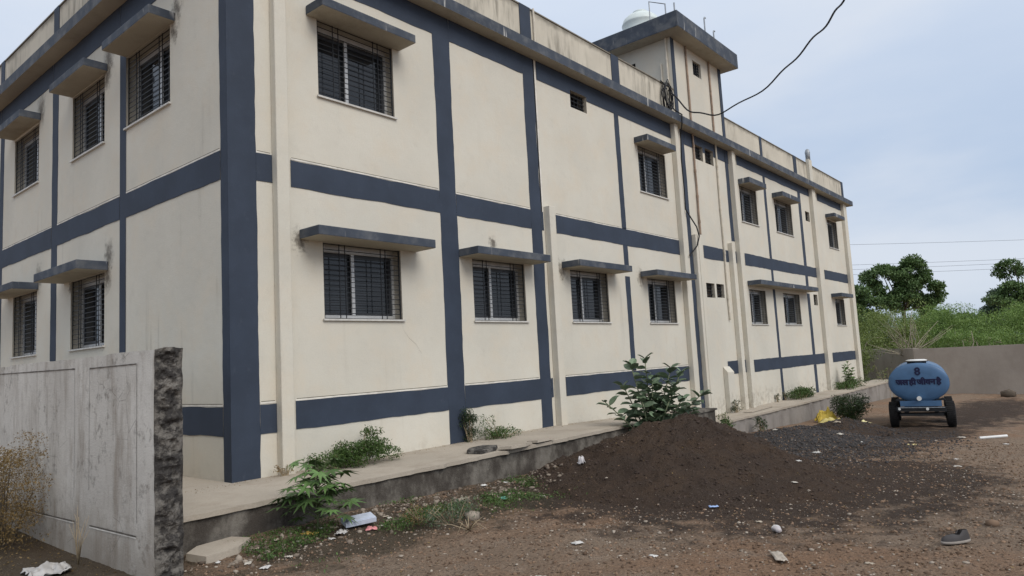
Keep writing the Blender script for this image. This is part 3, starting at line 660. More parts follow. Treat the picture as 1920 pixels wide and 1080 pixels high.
def rough_wall():
    b = MB(); x0, x1 = -1.725, -1.487; ya, yb, za, zb = -1.93, 7.0, -.6, 1.51
    ny_, nz_ = 130, 36
    yy = list(ya + (np.linspace(0, 1, ny_) ** 1.5) * (yb - ya)); 
    def edge(z, k): return ya + .022 * float(fbm(z * 1.0, k * 3.1, 5, 4, 21)) + .016 * float(fbm(z, k, 17, 2, 4))
    def topz(y, k): return zb + .010 * float(fbm(y, k, 3.5, 4, 8)) + .006 * (y < 2)
    def grid(x, mi, k):
        ids = []
        for i, y in enumerate(yy):
            row = []
            for j in range(nz_):
                f = j / (nz_ - 1); z = za + (topz(y, k) - za) * f; y2 = y
                if i == 0: y2 = edge(z, k)
                ox = .004 * float(fbm(y, z, 2.2, 3, 31))
                row.append(b.pt((x + ox, y2, z)))
            ids.append(row)
        for i in range(ny_ - 1):
            for j in range(nz_ - 1): b.face([ids[i][j], ids[i + 1][j], ids[i + 1][j + 1], ids[i][j + 1]], mi)
        return ids
    A = grid(x0, 0, 0); B = grid(x1, 0, 1)
    for i in range(ny_ - 1): b.face([A[i][-1], A[i + 1][-1], B[i + 1][-1], B[i][-1]], 0)
    o = b.build('plastered_wall', [M['wallgrey']], BW); o.matrix_parent_inverse = BW.matrix_world.inverted()
    e = MB(); ids = []; m = 22; nzz = 150
    for j in range(nzz):
        f = j / (nzz - 1); z = za + (topz(ya, 0) - za) * f; row = []
        for k in range(m):
            g = k / (m - 1); x = x0 + .001 + (x1 - x0 - .002) * g
            y = edge(z, 0) * (1 - g) + edge(z, 1) * g - math.sin(math.pi * g) * (.016 + .040 * float(fbm(x * 1.0, z, 9, 4, 77)) + .035 * float(fbm(x, z, 26, 3, 7)))
            zz = z + (.02 * math.sin(math.pi * g) if j == nzz - 1 else 0)
            row.append(e.pt((x, y, zz)))
        ids.append(row)
    for j in range(nzz - 1):
        for k in range(m - 1): e.face([ids[j][k], ids[j][k + 1], ids[j + 1][k + 1], ids[j + 1][k]])
    o = e.build('broken_end', M['rough'], BW); o.matrix_parent_inverse = BW.matrix_world.inverted()
    tag(o, 'rough dark broken end of the wall')
bpy.context.view_layer.update(); rough_wall()
def groove(y0, z0, y1, z1, wdt, mm, nm, off=0):
    b = MB(); x = -1.727 - .004; d = Vector((0, y1 - y0, z1 - z0)).normalized(); nrm = Vector((0, -d.z, d.y)) * wdt
    nseg = max(2, int(math.hypot(y1 - y0, z1 - z0) / .06)); L = []
    for k in range(nseg + 1):
        f = k / nseg; c = Vector((x, y0 + (y1 - y0) * f, z0 + (z1 - z0) * f + off)); jt = 1 + .5 * (random.random() - .5); L.append((c - nrm * jt, c + nrm * jt))
    for (a, c), (d_, e) in zip(L[:-1], L[1:]): b.quad(a, d_, e, c)
    o = b.build(nm, mm, BW, recalc=False); o.matrix_parent_inverse = BW.matrix_world.inverted()
GM = simple('groove_shadow_dirt', (0.115, 0.10, 0.085), .95, .3, 30)
for y0, z0, y1, z1, wd in ((-1.60, 1.405, -.53, 1.40, .006), (-1.60, 1.40, -1.60, .05, .0035), (-.53, 1.40, -.53, .25, .0025), (-1.59, -.062, -.55, -.078, .007), (-.14, 1.41, 2.9, 1.43, .006), (-.14, 1.41, -.15, .15, .0025), (-.17, -.08, 2.6, -.12, .007), (3.3, 1.42, 6.5, 1.42, .006)):
    groove(y0, z0, y1, z1, wd, GM, 'plaster_groove')
    if z0 < 0: groove(y0, z0, y1, z1, .005, M['lip'], 'plaster_lip', -.013)

# ------------------------------------------------------------------ far yard wall
FW = empty('yard_wall', (31, -6, -1.2)); tag(FW, 'long brown plastered yard wall behind the water tanker', 'wall')
def wallseg(p, q, zt, th, par, nm, step=1.2, m='yardwall'):
    P = Vector((*p, 0)); Q = Vector((*q, 0)); d = (Q - P).normalized(); nr = Vector((d.y, -d.x, 0)) * th; n_ = int((Q - P).length / step) + 1; b = MB(); A = []; B = []
    for k in range(n_ + 1):
        c = P + (Q - P) * (k / n_); z = zt + .02 * float(fbm(c.x, c.y, .8, 3, 2))
        A.append((b.pt((c.x, c.y, -1.8)), b.pt((c.x, c.y, z)))); e = c + nr; B.append((b.pt((e.x, e.y, -1.8)), b.pt((e.x, e.y, z))))
    for k in range(n_):
        b.face([A[k][0], A[k + 1][0], A[k + 1][1], A[k][1]]); b.face([B[k][0], B[k][1], B[k + 1][1], B[k + 1][0]]); b.face([A[k][1], A[k + 1][1], B[k + 1][1], B[k][1]])
    b.face([A[0][0], A[0][1], B[0][1], B[0][0]]); b.face([A[-1][0], B[-1][0], B[-1][1], A[-1][1]])
    o = b.build(nm, M[m], par); o.matrix_parent_inverse = par.matrix_world.inverted(); return o
bpy.context.view_layer.update()
wallseg((31, -1.55), (29.6, -26), .80, -.2, FW, 'wall_panel')
F2 = empty('yard_wall', (38, 2.4, -1.2)); tag(F2, 'paler length of yard wall running away behind the building', 'wall'); bpy.context.view_layer.update()
wallseg((31.22, -1.5), (50, 9.2), .82, .2, F2, 'wall_panel')

# ------------------------------------------------------------------ heaps
def heap(name, label, cat, cx, cy, R0, fn, m, st=.05):
    n_ = int(2 * R0 / st); a = np.linspace(-R0, R0, n_); U, V = np.meshgrid(a, a, indexing='ij'); Xh = cx + U; Yh = cy + V
    H = fn(Xh, Yh); Zh = gz(Xh, Yh) + H
    idx = np.arange(n_ * n_).reshape(n_, n_); keep = (H[:-1, :-1] > -.05)
    Fq = np.stack([idx[:-1, :-1], idx[1:, :-1], idx[1:, 1:], idx[:-1, 1:]], -1)[keep]
    used, inv = np.unique(Fq, return_inverse=True); Vv = np.stack([Xh, Yh, Zh], -1).reshape(-1, 3)[used]
    c = np.array([cx, cy, float(gz(cx, cy))]); me = fast_mesh(name, Vv - c, inv.reshape(-1, 4), True)
    o = link(name, me, m); o.location = c; return tag(o, label, cat)
def h_main(x, y):
    c, s = math.cos(-.75), math.sin(-.75); dx, dy = x - 5.15, y + 3.25; u = dx * c + dy * s; v = -dx * s + dy * c      # u runs across the view
    u = np.where(u > 0, np.maximum(u - .1, 0) / 2.15, np.minimum(u + .35, 0) / 2.05); v = v / np.where(v > 0, 1.7, 2.5)
    r = np.sqrt(u * u + v * v + .004)
    h = .86 * np.clip(1 - r, 0, 1) ** 1.12 + .10 * np.clip(1.28 - r, 0, 1) - .03
    h = h + np.clip(1.1 - r, 0, 1) * (.15 * fbm(x, y, 1.3, 5, 41, .6) - .17 * np.abs(fbm(x, y, 2.4, 4, 43, .6)) + .09 * fbm(x, y, 6, 4, 44, .6)) + .026 * fbm(x, y, 9, 3, 47)
    h = np.where(y > -1.75, h - sstep(-1.75, -1.45, y) * .6 * np.maximum(h, .05), h)
    return h - 2.0 * sstep(1.22, 1.34, r)
heap('soil_heap', 'large dark brown heap of tipped soil beside the pavement', 'soil heap', 5.15, -3.25, 4.2, h_main, M['soil'], .045)
def h_two(cx, cy, rx, ry, hh, seed):
    def f(x, y):
        r = np.sqrt(((x - cx) / rx) ** 2 + ((y - cy) / ry) ** 2 + .01)
        return hh * np.clip(1.05 - r, 0, 1) + np.clip(1.1 - r, 0, 1) * .07 * fbm(x, y, 1.6, 5, seed, .6) + .012 * fbm(x, y, 9, 3, seed + 3) - .015 - 2.0 * sstep(1.0, 1.1, r)
    return f
M['gravel_bed'] = concrete_mat('dark_gravel_bed', (0.075, 0.069, 0.067), (0.024, 0.022, 0.022), 22, .38, .6, .95, 1.0)
heap('gravel_heap', 'low heap of dark grey gravel behind the soil heap', 'gravel heap', 11.2, -2.9, 2.2, h_two(11.2, -2.9, 2.1, 1.5, .40, 61), M['gravel_bed'], .07)
heap('soil_heap', 'low brown mound of soil beside the yellow sacks', 'soil heap', 14.2, -3.0, 2.0, h_two(14.2, -3.0, 1.9, 1.2, .38, 71), M['soil'], .07)
def top_z(x, y):
    z = gz(x, y); r = [h_main(x, y), h_two(11.2, -2.9, 2.1, 1.5, .40, 61)(x, y), h_two(14.2, -3.0, 1.9, 1.2, .38, 71)(x, y)]
    return z + np.maximum(0, np.maximum.reduce(r))

# ------------------------------------------------------------------ stones: thousands of crumbs are stuff, the big ones single things
def ico_pts():
    b = bmesh.new(); bmesh.ops.create_icosphere(b, subdivisions=1, radius=1); v = np.array([p.co[:] for p in b.verts]); f = np.array([[q.index for q in x.verts] for x in b.faces]); b.free(); return v, f
IV, IF = ico_pts()
def rocks(P, size, flat=.6, jitter=.28):
    n_ = len(P); S = size[:, None] * RNG.uniform(.6, 1.3, (n_, 3)) * np.array([1, 1, flat]); a = RNG.uniform(0, 6.28, n_)
    V = IV[None] * (1 + RNG.uniform(-jitter, jitter, (n_, len(IV), 1))) * S[:, None, :]
    c, s = np.cos(a)[:, None], np.sin(a)[:, None]; x = V[..., 0] * c - V[..., 1] * s; y = V[..., 0] * s + V[..., 1] * c
    V = np.stack([x, y, V[..., 2]], -1) + P[:, None, :]
    Fx = IF[None] + (np.arange(n_) * len(IV))[:, None, None]
    return V.reshape(-1, 3), Fx.reshape(-1, 3)
def scatter(n_, x0, x1, y0, y1, dens):
    x = RNG.uniform(x0, x1, n_); y = RNG.uniform(y0, y1, n_); k = RNG.uniform(0, 1, n_) < dens(x, y)
    x, y = x[k], y[k]; return x, y, top_z(x, y)
def stones(name, label, n_, box, dens, smin, smax, m, flat=.6):
    x, y, z = scatter(n_, *box, dens); s = smin * (smax / smin) ** (RNG.uniform(0, 1, len(x)) ** 2.2)
    V, Fx = rocks(np.stack([x, y, z + s * .15], -1), s, flat); o = link(name, fast_mesh(name, V, Fx), m); return tag(o, label, 'stones', kind='stuff')
def dmask(x, y): return np.clip(1.4 - np.minimum(np.hypot((x - 5.4) / 3.0, (y + 4.3) / 2.4), np.hypot((x - 3.4) / 1.5, (y + 3.4) / 1.7)), 0, 1)
inyard = lambda x, y: (y < -1.5) * (1 - .78 * dmask(x, y))
stones('loose_pebbles', 'pale pebbles strewn over the dirt yard', 15000, (-2.5, 10, -8, -1.5), lambda x, y: inyard(x, y) * (.35 + .65 * (vnoise(x * 1.1, y * 1.1, 5) > .5)) * np.where(h_main(x, y) > .1, .25, 1), .004, .017, M['stone_pale'])
stones('soil_clods', 'brown clods and crumbs of earth', 26000, (-2.5, 12, -8, -1.5), lambda x, y: inyard(x, y) * np.where(h_main(x, y) > .06, .12, 1), .005, .020, M['stone_brown'], .75)
stones('dark_gravel', 'dark grey crushed gravel spread beside the soil heap', 30000, (5.5, 18, -6.2, -1.0), lambda x, y: np.clip(1.5 - np.hypot((x - 11) / 3.6, (y + 3.6) / 1.7), 0, 1), .009, .030, M['stone_dark'], .8)
stones('soil_crumbs', 'dark crumbs lying on the soil heap', 9000, (2.2, 9, -7, -1.5), lambda x, y: (h_main(x, y) > .0) * .8, .006, .022, simple('dark_crumb', (0.055, 0.038, 0.030), .95, .4, 3), .8)
t = NT('mixed_rubble'); RUB = t.fin(t.mix(t.ramp(t.geo.outputs['Random Per Island'], 0, 1), (0.085, 0.062, 0.047), (0.27, 0.225, 0.18)), .92, .2)
stones('plinth_rubble', 'stones and rubble banked along the plinth foot', 1500, (-1.3, 3.8, -2.5, -1.5), lambda x, y: np.clip((y + 2.6) / .8, 0, 1) * (.3 + .7 * (vnoise(x * 2.2, y * 2.2, 15) > .45)), .010, .042, RUB, .65)
base_st = []
for k in range(4):
    V, Fx = rocks(np.zeros((1, 3)), np.array([1.0]), .6, .25); base_st.append(fast_mesh('stone', V, Fx))
    base_st[-1].materials.append(M['stone_pale'] if k < 3 else M['stone_brown'])
big = [(x, y) for x, y in zip(RNG.uniform(-1.5, 6, 130), RNG.uniform(-7.4, -1.6, 130)) if h_main(x, y) < .15][:56]
for i, (x, y) in enumerate(big):
    o = bpy.data.objects.new('stone', base_st[i % 4]); COL.objects.link(o); s = random.uniform(.018, .034); o.scale = (s, s * random.uniform(.7, 1.1), s * random.uniform(.6, 1)); o.rotation_euler = (0, 0, random.uniform(0, 6)); o.location = (x, y, float(top_z(x, y)) + s * .2)
    zone = 'near the plinth' if y > -3 else 'on the open dirt before the soil heap' if x < 3 else 'on the dirt beside the soil heap skirt'; tag(o, ('small pale stone lying ' if i % 4 < 3 else 'small brown stone lying ') + zone, 'stone', 'loose stones ' + zone)
for (x, y, s, lab, m) in ((1.22, -2.72, .085, 'fist-sized grey stone among the weeds by the plinth', 'stone_pale'), (3.5, -7.12, .06, 'brown clod of earth beyond the lost shoe', 'stone_brown'), (-1.0, -1.95, .05, 'pale stone beside the slab at the wall end', 'stone_pale'), (29.3, -5.0, .30, 'dark lump of rubble at the foot of the yard wall', 'bark_dark')):
    V, Fx = rocks(np.zeros((1, 3)), np.array([s]), .65, .22); o = link('stone', fast_mesh('stone', V, Fx), M[m]); o.location = (x, y, float(gz(x, y)) + s * .3); tag(o, lab, 'stone')

# broken slabs on the pavement edge and at the wall end
def slab(pts, th, loc, rot, label, m, name='broken_slab'):
    b = MB(); A = [b.pt((x, y, 0)) for x, y in pts]; B = [b.pt((x * .97, y * .97, th)) for x, y in pts]; b.face(A[::-1]); b.face(B)
    for k in range(len(pts)): b.face([A[k], A[(k + 1) % len(pts)], B[(k + 1) % len(pts)], B[k]])
    o = b.build(name, m); o.location = loc; o.rotation_euler = rot; return tag(o, label, 'slab')
slab([(-.30, -.14), (.05, -.20), (.34, -.10), (.30, .12), (-.05, .18), (-.28, .10)], .045, (3.15, -1.12, .0), (.02, 0, .3), 'broken brown crust of concrete flaking off the pavement', M['rough'])
slab([(-.34, -.12), (.0, -.17), (.38, -.08), (.33, .14), (-.12, .17), (-.34, .08)], .04, (3.62, -1.36, .004), (-.05, .03, .2), 'loose flat slab lying along the broken pavement edge', M['apron'])
slab([(-.22, -.10), (.24, -.12), (.27, .08), (-.20, .11)], .035, (4.25, -1.32, .004), (-.08, .02, .1), 'tilted sliver of slab at the pavement edge near the soil heap', M['apron'])
slab([(-.26, -.15), (.05, -.2), (.30, -.08), (.24, .12), (-.1, .19), (-.28, .1)], .07, (-1.02, -1.64, -.36), (.06, -.05, .2), 'pale concrete slab on the dirt beside the broken wall end', M['apron'])
slab([(-.9, -.12), (.9, -.12), (.9, .12), (-.9, .12)], .03, (15.2, -.5, -.468), (0, 0, .05), 'flat cover slab on the lower pavement by the ducts', M['apron'])
b = MB()
b.box(-.42, .42, -.3, .3, -.5, .02); b.box(-.46, .46, -.34, .34, .021, .06); ic = b.build('inspection_chamber', M['plinth']); ic.location = (10.15, -1.02, -.09); tag(ic, 'small concrete inspection chamber behind the soil heap', 'chamber')

# ------------------------------------------------------------------ litter
def crumple(name, label, cat, loc, size, col, seed, flat=.45, rough=.5, fine=3, group=None, sub=3, trans=0):
    rr = np.random.default_rng(seed); b = bmesh.new(); bmesh.ops.create_icosphere(b, subdivisions=sub, radius=1); v = np.array([p.co[:] for p in b.verts]); f = np.array([[q.index for q in x.verts] for x in b.faces]); b.free()
    o1 = seed * 3.7; d = 1 + .75 * fbm(v[:, 0] + v[:, 2] * .7 + o1, v[:, 1] - v[:, 2] * .6, fine * .6, 3, seed) + .7 * np.abs(fbm(v[:, 0] - v[:, 2] + o1, v[:, 1] + v[:, 2], fine * 1.6, 3, seed + 5))
    v = v * d[:, None] * np.array(size); v[:, 2] *= 1; v[:, 2] = np.maximum(v[:, 2], -size[2] * .35)
    me = fast_mesh(name, v, f); m = simple(name + '_material', col, rough, .12, 9); o = link(name, me, m); x, y = loc[:2]; z = loc[2] if len(loc) > 2 else float(top_z(x, y)); o.location = (x, y, z + size[2] * .3); o.rotation_euler = (0, 0, seed * 1.3)
    return tag(o, label, cat, group)
def sheet(name, label, cat, loc, size, col, seed, group=None, n_=12, stand=0, m=None):
    # thin crumpled sheet: plastic, paper or cloth lying in folds
    rr = np.random.default_rng(seed); a = np.linspace(-1, 1, n_); U, V = np.meshgrid(a, a, indexing='ij'); o_ = seed * 2.31
    cut_ = 1 - .35 * np.abs(fbm(U + o_, V, 1.3, 3, seed)) * (np.maximum(np.abs(U), np.abs(V)) > .8)
    H = np.abs(fbm(U + o_, V - o_, 1.1, 4, seed, .6)) * 1.5 + .35 * np.abs(fbm(U, V + o_, 3.0, 2, seed + 2)); x = U * size[0] * cut_ * (1 - .25 * H) + .18 * size[0] * fbm(U, V, 1.7, 3, seed + 7); y = V * size[1] * cut_ * (1 - .2 * H) + .18 * size[1] * fbm(V, U, 1.7, 3, seed + 9)
    z = size[2] * H * (1.0 - .5 * np.maximum(np.abs(U), np.abs(V)) ** 3) + stand * size[2] * np.clip(1 - (U * U + V * V), 0, 1)
    i_ = np.arange(n_ * n_).reshape(n_, n_); Fq = np.stack([i_[:-1, :-1], i_[1:, :-1], i_[1:, 1:], i_[:-1, 1:]], -1).reshape(-1, 4)
    me = fast_mesh(name, np.stack([x, y, z], -1).reshape(-1, 3), Fq); o = link(name, me, m or simple(name + '_sheet', col, .5, .15, 12)); sd = o.modifiers.new('thickness', 'SOLIDIFY'); sd.thickness = .003
    px, py = loc[:2]; o.location = (px, py, float(top_z(px, py)) + .008); o.rotation_euler = (0, 0, seed * 1.3); return tag(o, label, cat, group)
sheet('paper_scrap', 'crumpled turquoise paper scrap on the weeds before the plinth', 'litter', (2.26, -2.27), (.085, .055, .035), (0.18, 0.52, 0.44), 3)
sheet('white_wrapper', 'white crumpled wrapper standing on the side of the soil heap', 'litter', (3.75, -2.42), (.07, .06, .09), (0.55, 0.52, 0.52), 5, stand=.6)
sheet('white_wrapper', 'white plastic strip at the back edge of the soil heap', 'litter', (4.7, -1.75), (.16, .04, .03), (0.60, 0.57, 0.53), 8)
sheet('blue_packet', 'small blue and white packet at the foot of the soil heap', 'litter', (3.05, -4.62), (.06, .035, .022), (0.32, 0.44, 0.70), 9)
CP = empty('paper_cup', (2.36, -5.56, float(top_z(2.36, -5.56)) + .035), .6); tag(CP, 'crushed pale plastic cup on the dark soil', 'cup')
b = MB(); rg = []
for zz, rr_ in ((-.045, .026), (-.02, .030), (.01, .034), (.045, .040), (.047, .040)): rg.append([b.pt((zz, rr_ * math.cos(a_) * (1 + .12 * math.sin(3 * a_ + zz * 40)), rr_ * .72 * math.sin(a_))) for a_ in np.linspace(0, 6.2832, 17)[:-1]])
for q0, q1 in zip(rg[:-1], rg[1:]):
    for k_ in range(16): b.face([q0[k_], q0[(k_ + 1) % 16], q1[(k_ + 1) % 16], q1[k_]])
b.face(rg[0][::-1]); b.build('cup_wall', simple('cup_plastic', (0.50, 0.46, 0.46), .4, .1), CP, True)
b = MB(); b.tube([(.047, .041 * math.cos(a_), .030 * math.sin(a_)) for a_ in np.linspace(0, 6.2832, 17)], .003, 5); b.build('rim', M['white'], CP)
sheet('pink_rag', 'scrap of pink cloth beside the grey carton', 'litter', (.32, -2.17), (.07, .05, .04), (0.62, 0.25, 0.25), 14)
sheet('white_rag', 'white rag among the weeds by the carton', 'litter', (.06, -2.02), (.09, .06, .05), (0.60, 0.58, 0.56), 15)
sheet('yellow_scrap', 'yellow plastic scrap below the palmate plant', 'litter', (-.17, -1.80), (.10, .05, .03), (0.60, 0.38, 0.10), 16)
sheet('plastic_bag', 'crumpled translucent white plastic bag beside the boundary wall', 'plastic bag', (-2.12, -.72), (.27, .19, .10), (0.40, 0.385, 0.37), 18, n_=26)
sheet('yellow_sack', 'bunched yellow woven sack against the lower plinth', 'sack', (17.75, -1.5), (.32, .28, .36), (0.60, 0.44, 0.07), 21, n_=30, stand=.22)
sheet('yellow_sack', 'flat pale yellow sack lying on the low brown mound', 'sack', (17.2, -1.98), (.50, .32, .24), (0.66, 0.56, 0.22), 23, n_=20)
sheet('yellow_sack', 'small pale yellow sack scrap left of the tanker wheel', 'sack', (15.3, -3.15), (.22, .16, .10), (0.72, 0.64, 0.34), 24)
sheet('yellow_scrap', 'yellow paper scrap on the gravel before the tanker', 'litter', (11.04, -5.04), (.11, .06, .05), (0.74, 0.62, 0.30), 26)
sheet('white_rag', 'torn white rag on the dirt before the soil heap', 'litter', (1.3, -5.95), (.15, .05, .025), (0.40, 0.35, 0.29), 27)
sheet('white_rag', 'grey-white rag bundle by the lower plinth shrub', 'litter', (10.9, -1.35), (.14, .09, .07), (0.62, 0.62, 0.62), 29)
b = MB(); b.box(-.16, .16, -.09, .09, 0, .045); b.box(-.13, .13, -.07, .07, .046, .052); o = b.build('carton', simple('grey_carton', (0.46, 0.50, 0.58), .6, .15, 8)); o.location = (.29, -2.0, -.31); o.rotation_euler = (.15, -.05, -.35); tag(o, 'flattened grey-blue carton among the litter by the plinth', 'carton')
b = MB(); b.tube([(-.30, 0, 0), (.30, .02, .01)], .028, 8); o = b.build('white_pipe', M['white']); o.location = (13.4, -6.1, float(gz(13.4, -6.1)) + .025); o.rotation_euler = (0, 0, -.85); tag(o, 'short length of white pipe lying on the dirt right of the tanker', 'pipe')
k = 0; WS = [simple('scrap_paper_%d' % i, c, .6, .1) for i, c in enumerate(((0.50, 0.46, 0.40), (0.38, 0.32, 0.25), (0.58, 0.56, 0.53)))]
while k < 46:
    if k < 22: x, y = random.uniform(-1.2, 3.0), random.gauss(-1.95, .30)
    elif k < 34: x, y = random.uniform(-1, 6), random.uniform(-7, -2.4)
    else: x, y = random.uniform(7, 15), random.uniform(-6.5, -2.4)
    if y > -1.52: continue
    s = random.uniform(.016, .036) * (1.6 if x > 7 else 1); zn = 'among the rubble along the plinth' if k < 22 else 'on the open dirt of the yard' if k < 34 else 'on the gravel before the tanker'; o = sheet('paper_scrap', ('off-white', 'tan', 'white')[k % 3] + ' scrap of litter ' + zn, 'litter', (x, y), (s * 1.7, s * 1.2, s * .8), (.5, .5, .5), 100 + k, group=('off-white', 'tan', 'white')[k % 3] + ' scraps ' + zn, n_=6, m=WS[k % 3]); k += 1

# lost shoe
SH = empty('shoe', (2.46, -6.98, float(gz(2.46, -6.98)) + .01), R(140)); tag(SH, 'single worn dark grey slip-on shoe on the reddish dirt', 'shoe')
def shoe_ring(n_, prof, z):
    out_ = []
    for k_ in range(n_):
        a_ = 6.2831853 * k_ / n_; x = math.cos(a_); y = math.sin(a_); wd = .045 + .008 * x * (x > 0) - .010 * (x < 0) * -x
        out_.append((x * .135 * prof, y * wd * prof, z))
    return out_
def loft(rings, m_, name, par, capt=True, capb=True):
    b = MB(); I = [[b.pt(p) for p in r] for r in rings]; n_ = len(I[0])
    for a_, c_ in zip(I[:-1], I[1:]):
        for k_ in range(n_): b.face([a_[k_], a_[(k_ + 1) % n_], c_[(k_ + 1) % n_], c_[k_]])
    if capb: b.face(I[0][::-1])
    if capt: b.face(I[-1])
    return b.build(name, m_, par, True)
loft([shoe_ring(20, .97, 0), shoe_ring(20, 1.02, .006), shoe_ring(20, 1.0, .022)], simple('shoe_sole', (0.28, 0.25, 0.22), .8), 'sole', SH)
r1 = shoe_ring(20, .97, .0225); r2 = [(x * .96, y * .93, .045 + (.012 if x < 0 else 0)) for x, y, z in r1]; r3 = [(x * .80 - .010, y * .62, .060 + .030 * (x < -.02)) for x, y, z in r1]; r4 = [(min(x * .62, .03) - .030, y * .45, .066 + .032 * (x < -.02)) for x, y, z in r1]
loft([r1, r2, r3, r4], simple('shoe_upper', (0.060, 0.055, 0.055), .75), 'upper', SH, capt=False, capb=False)
b = MB(); b.face([b.pt((x, y, z - .018)) for x, y, z in r4]); b.build('insole', M['dark'], SH)

# ------------------------------------------------------------------ water tanker trailer
TX, TY = 16.15, -4.33; gzt = float(gz0(TX, TY)); TK = empty('water_tanker', (TX, TY, gzt), math.atan2(.17, .985)); tag(TK, 'blue oval water tanker trailer numbered 8 with Hindi lettering on its end', 'water tanker')
def ering(x, a, c, zc, n_=48, p=2.15):
    o_ = []
    for k_ in range(n_):
        t_ = 6.2831853 * k_ / n_; cx_, sx_ = math.cos(t_), math.sin(t_); o_.append((x, a * math.copysign(abs(cx_) ** (2 / p), cx_), zc + c * math.copysign(abs(sx_) ** (2 / p), sx_)))
    return o_
zc, ea, ec = 1.150, .680, .485
loft([ering(-.055, ea * .55, ec * .55, zc), ering(-.045, ea * .82, ec * .82, zc), ering(-.02, ea * .96, ec * .96, zc), ering(0, ea, ec, zc), ering(2.9, ea, ec, zc), ering(2.92, ea * .96, ec * .96, zc), ering(2.95, ea * .7, ec * .7, zc)], M['blue'], 'tank_shell', TK)
for xk in (.02, 2.88):
    b = MB(); A_ = ering(xk - .02, ea + .012, ec + .012, zc); B_ = ering(xk + .02, ea + .012, ec + .012, zc); ia = [b.pt(p) for p in A_]; ib = [b.pt(p) for p in B_]
    for k_ in range(48): b.face([ia[k_], ia[(k_ + 1) % 48], ib[(k_ + 1) % 48], ib[k_]])
    b.build('end_seam', M['blue'], TK, True)
b = MB(); b.lathe([(.22, 1.585), (.22, 1.655), (.265, 1.66), (.265, 1.68)], (.55, 0, 0), 28); hc = b.build('manhole_collar', M['chassis'], TK, True)
b = MB(); b.lathe([(.25, 1.681), (.25, 1.70), (.19, 1.72), (.05, 1.725)], (.55, 0, 0), 28); b.build('manhole_lid', M['white'], hc, True)
b = MB(); b.box(-.03, .05, -.46, .46, .55, .69); b.box(.051, 2.86, -.42, -.32, .56, .80); b.box(.051, 2.86, .32, .42, .56, .80); b.build('saddle_beam', M['blue'], TK)
for s in (-1, 1):
    b = MB(); i_ = [b.pt(p) for p in ((-.02, s * .30, .692), (-.02, s * .56, .692), (-.02, s * .50, .76), (.06, s * .30, .692), (.06, s * .56, .692), (.06, s * .50, .76))]
    for q_ in ((0, 1, 2), (3, 5, 4)): b.face([i_[z_] for z_ in q_])
    for q_ in ((0, 3, 4, 1), (1, 4, 5, 2), (2, 5, 3, 0)): b.face([i_[z_] for z_ in q_])
    b.build('gusset', M['chassis'], TK)
b = MB(); b.box(-.06, 3.1, -.38, -.28, .39, .53); b.box(-.06, 3.1, .28, .38, .39, .53); b.box(-.10, -.061, -.55, .55, .42, .54); b.box(.6, .7, -.279, .279, .40, .50); b.box(-.099, -.062, -.48, .48, .32, .37); b.build('chassis', M['chassis'], TK)
b = MB(); b.box(-.115, -.101, -.52, .52, .515, .535); b.build('bumper_strip', M['steel'], TK)
for y_, r_ in ((-.16, .035), (.57, .03)):
    b = MB(); b.lathe([(r_, 0), (r_, .012)], (0, 0, 0), 14); o = b.build('reflector', M['white'], TK); o.location = (-.117, y_ * .85, .49); o.rotation_euler = (0, R(-90), 0)
b = MB(); b.tube([(-.05, .02, .755), (-.14, .02, .755)], .042, 12); b.tube([(-.14, .02, .755), (-.17, .02, .755)], .055, 12); b.build('outlet_valve', M['white'], TK)
for ax in (.42, 2.1):
    b = MB(); b.tube([(ax, -.58, .315), (ax, .58, .315)], .05, 10); b.build('axle', M['chassis'], TK)
    for s in (-1, 1):
        W_ = empty('wheel', (ax, s * .64, .315)); W_.parent = TK; W_.scale = (.91, .91, .91)
        b = MB(); b.lathe([(.20, -.10), (.29, -.115), (.335, -.09), (.345, -.04), (.345, .04), (.335, .09), (.29, .115), (.20, .10), (.19, 0)], n=30); o = b.build('tyre', M['rubber'], W_, True); o.rotation_euler = (R(90), 0, 0)
        b = MB(); b.lathe([(.03, -.085), (.20, -.07), (.205, -.09), (.205, .09), (.20, .07), (.03, .085)], n=24); o = b.build('rim', M['chassis'], W_, True); o.rotation_euler = (R(90), 0, 0)
        b = MB()
        for k_ in range(36):
            a_ = 6.2831853 * k_ / 36; ca_, sa_ = math.cos(a_), math.sin(a_); b.box(-.10, .10, -.018, .018, .342, .358)
            for q_ in range(8): v_ = b.v[-8 + q_]; b.v[-8 + q_] = (v_[1] * ca_ + v_[2] * sa_, v_[0], -v_[1] * sa_ + v_[2] * ca_)
        b.build('tread', M['rubber'], W_)
b = MB(); b.tube([(3.1, -.33, .46), (4.2, 0, .45)], .05, 8); b.tube([(3.1, .33, .46), (4.2, 0, .45)], .05, 8); b.build('tow_bar', M['chassis'], TK)
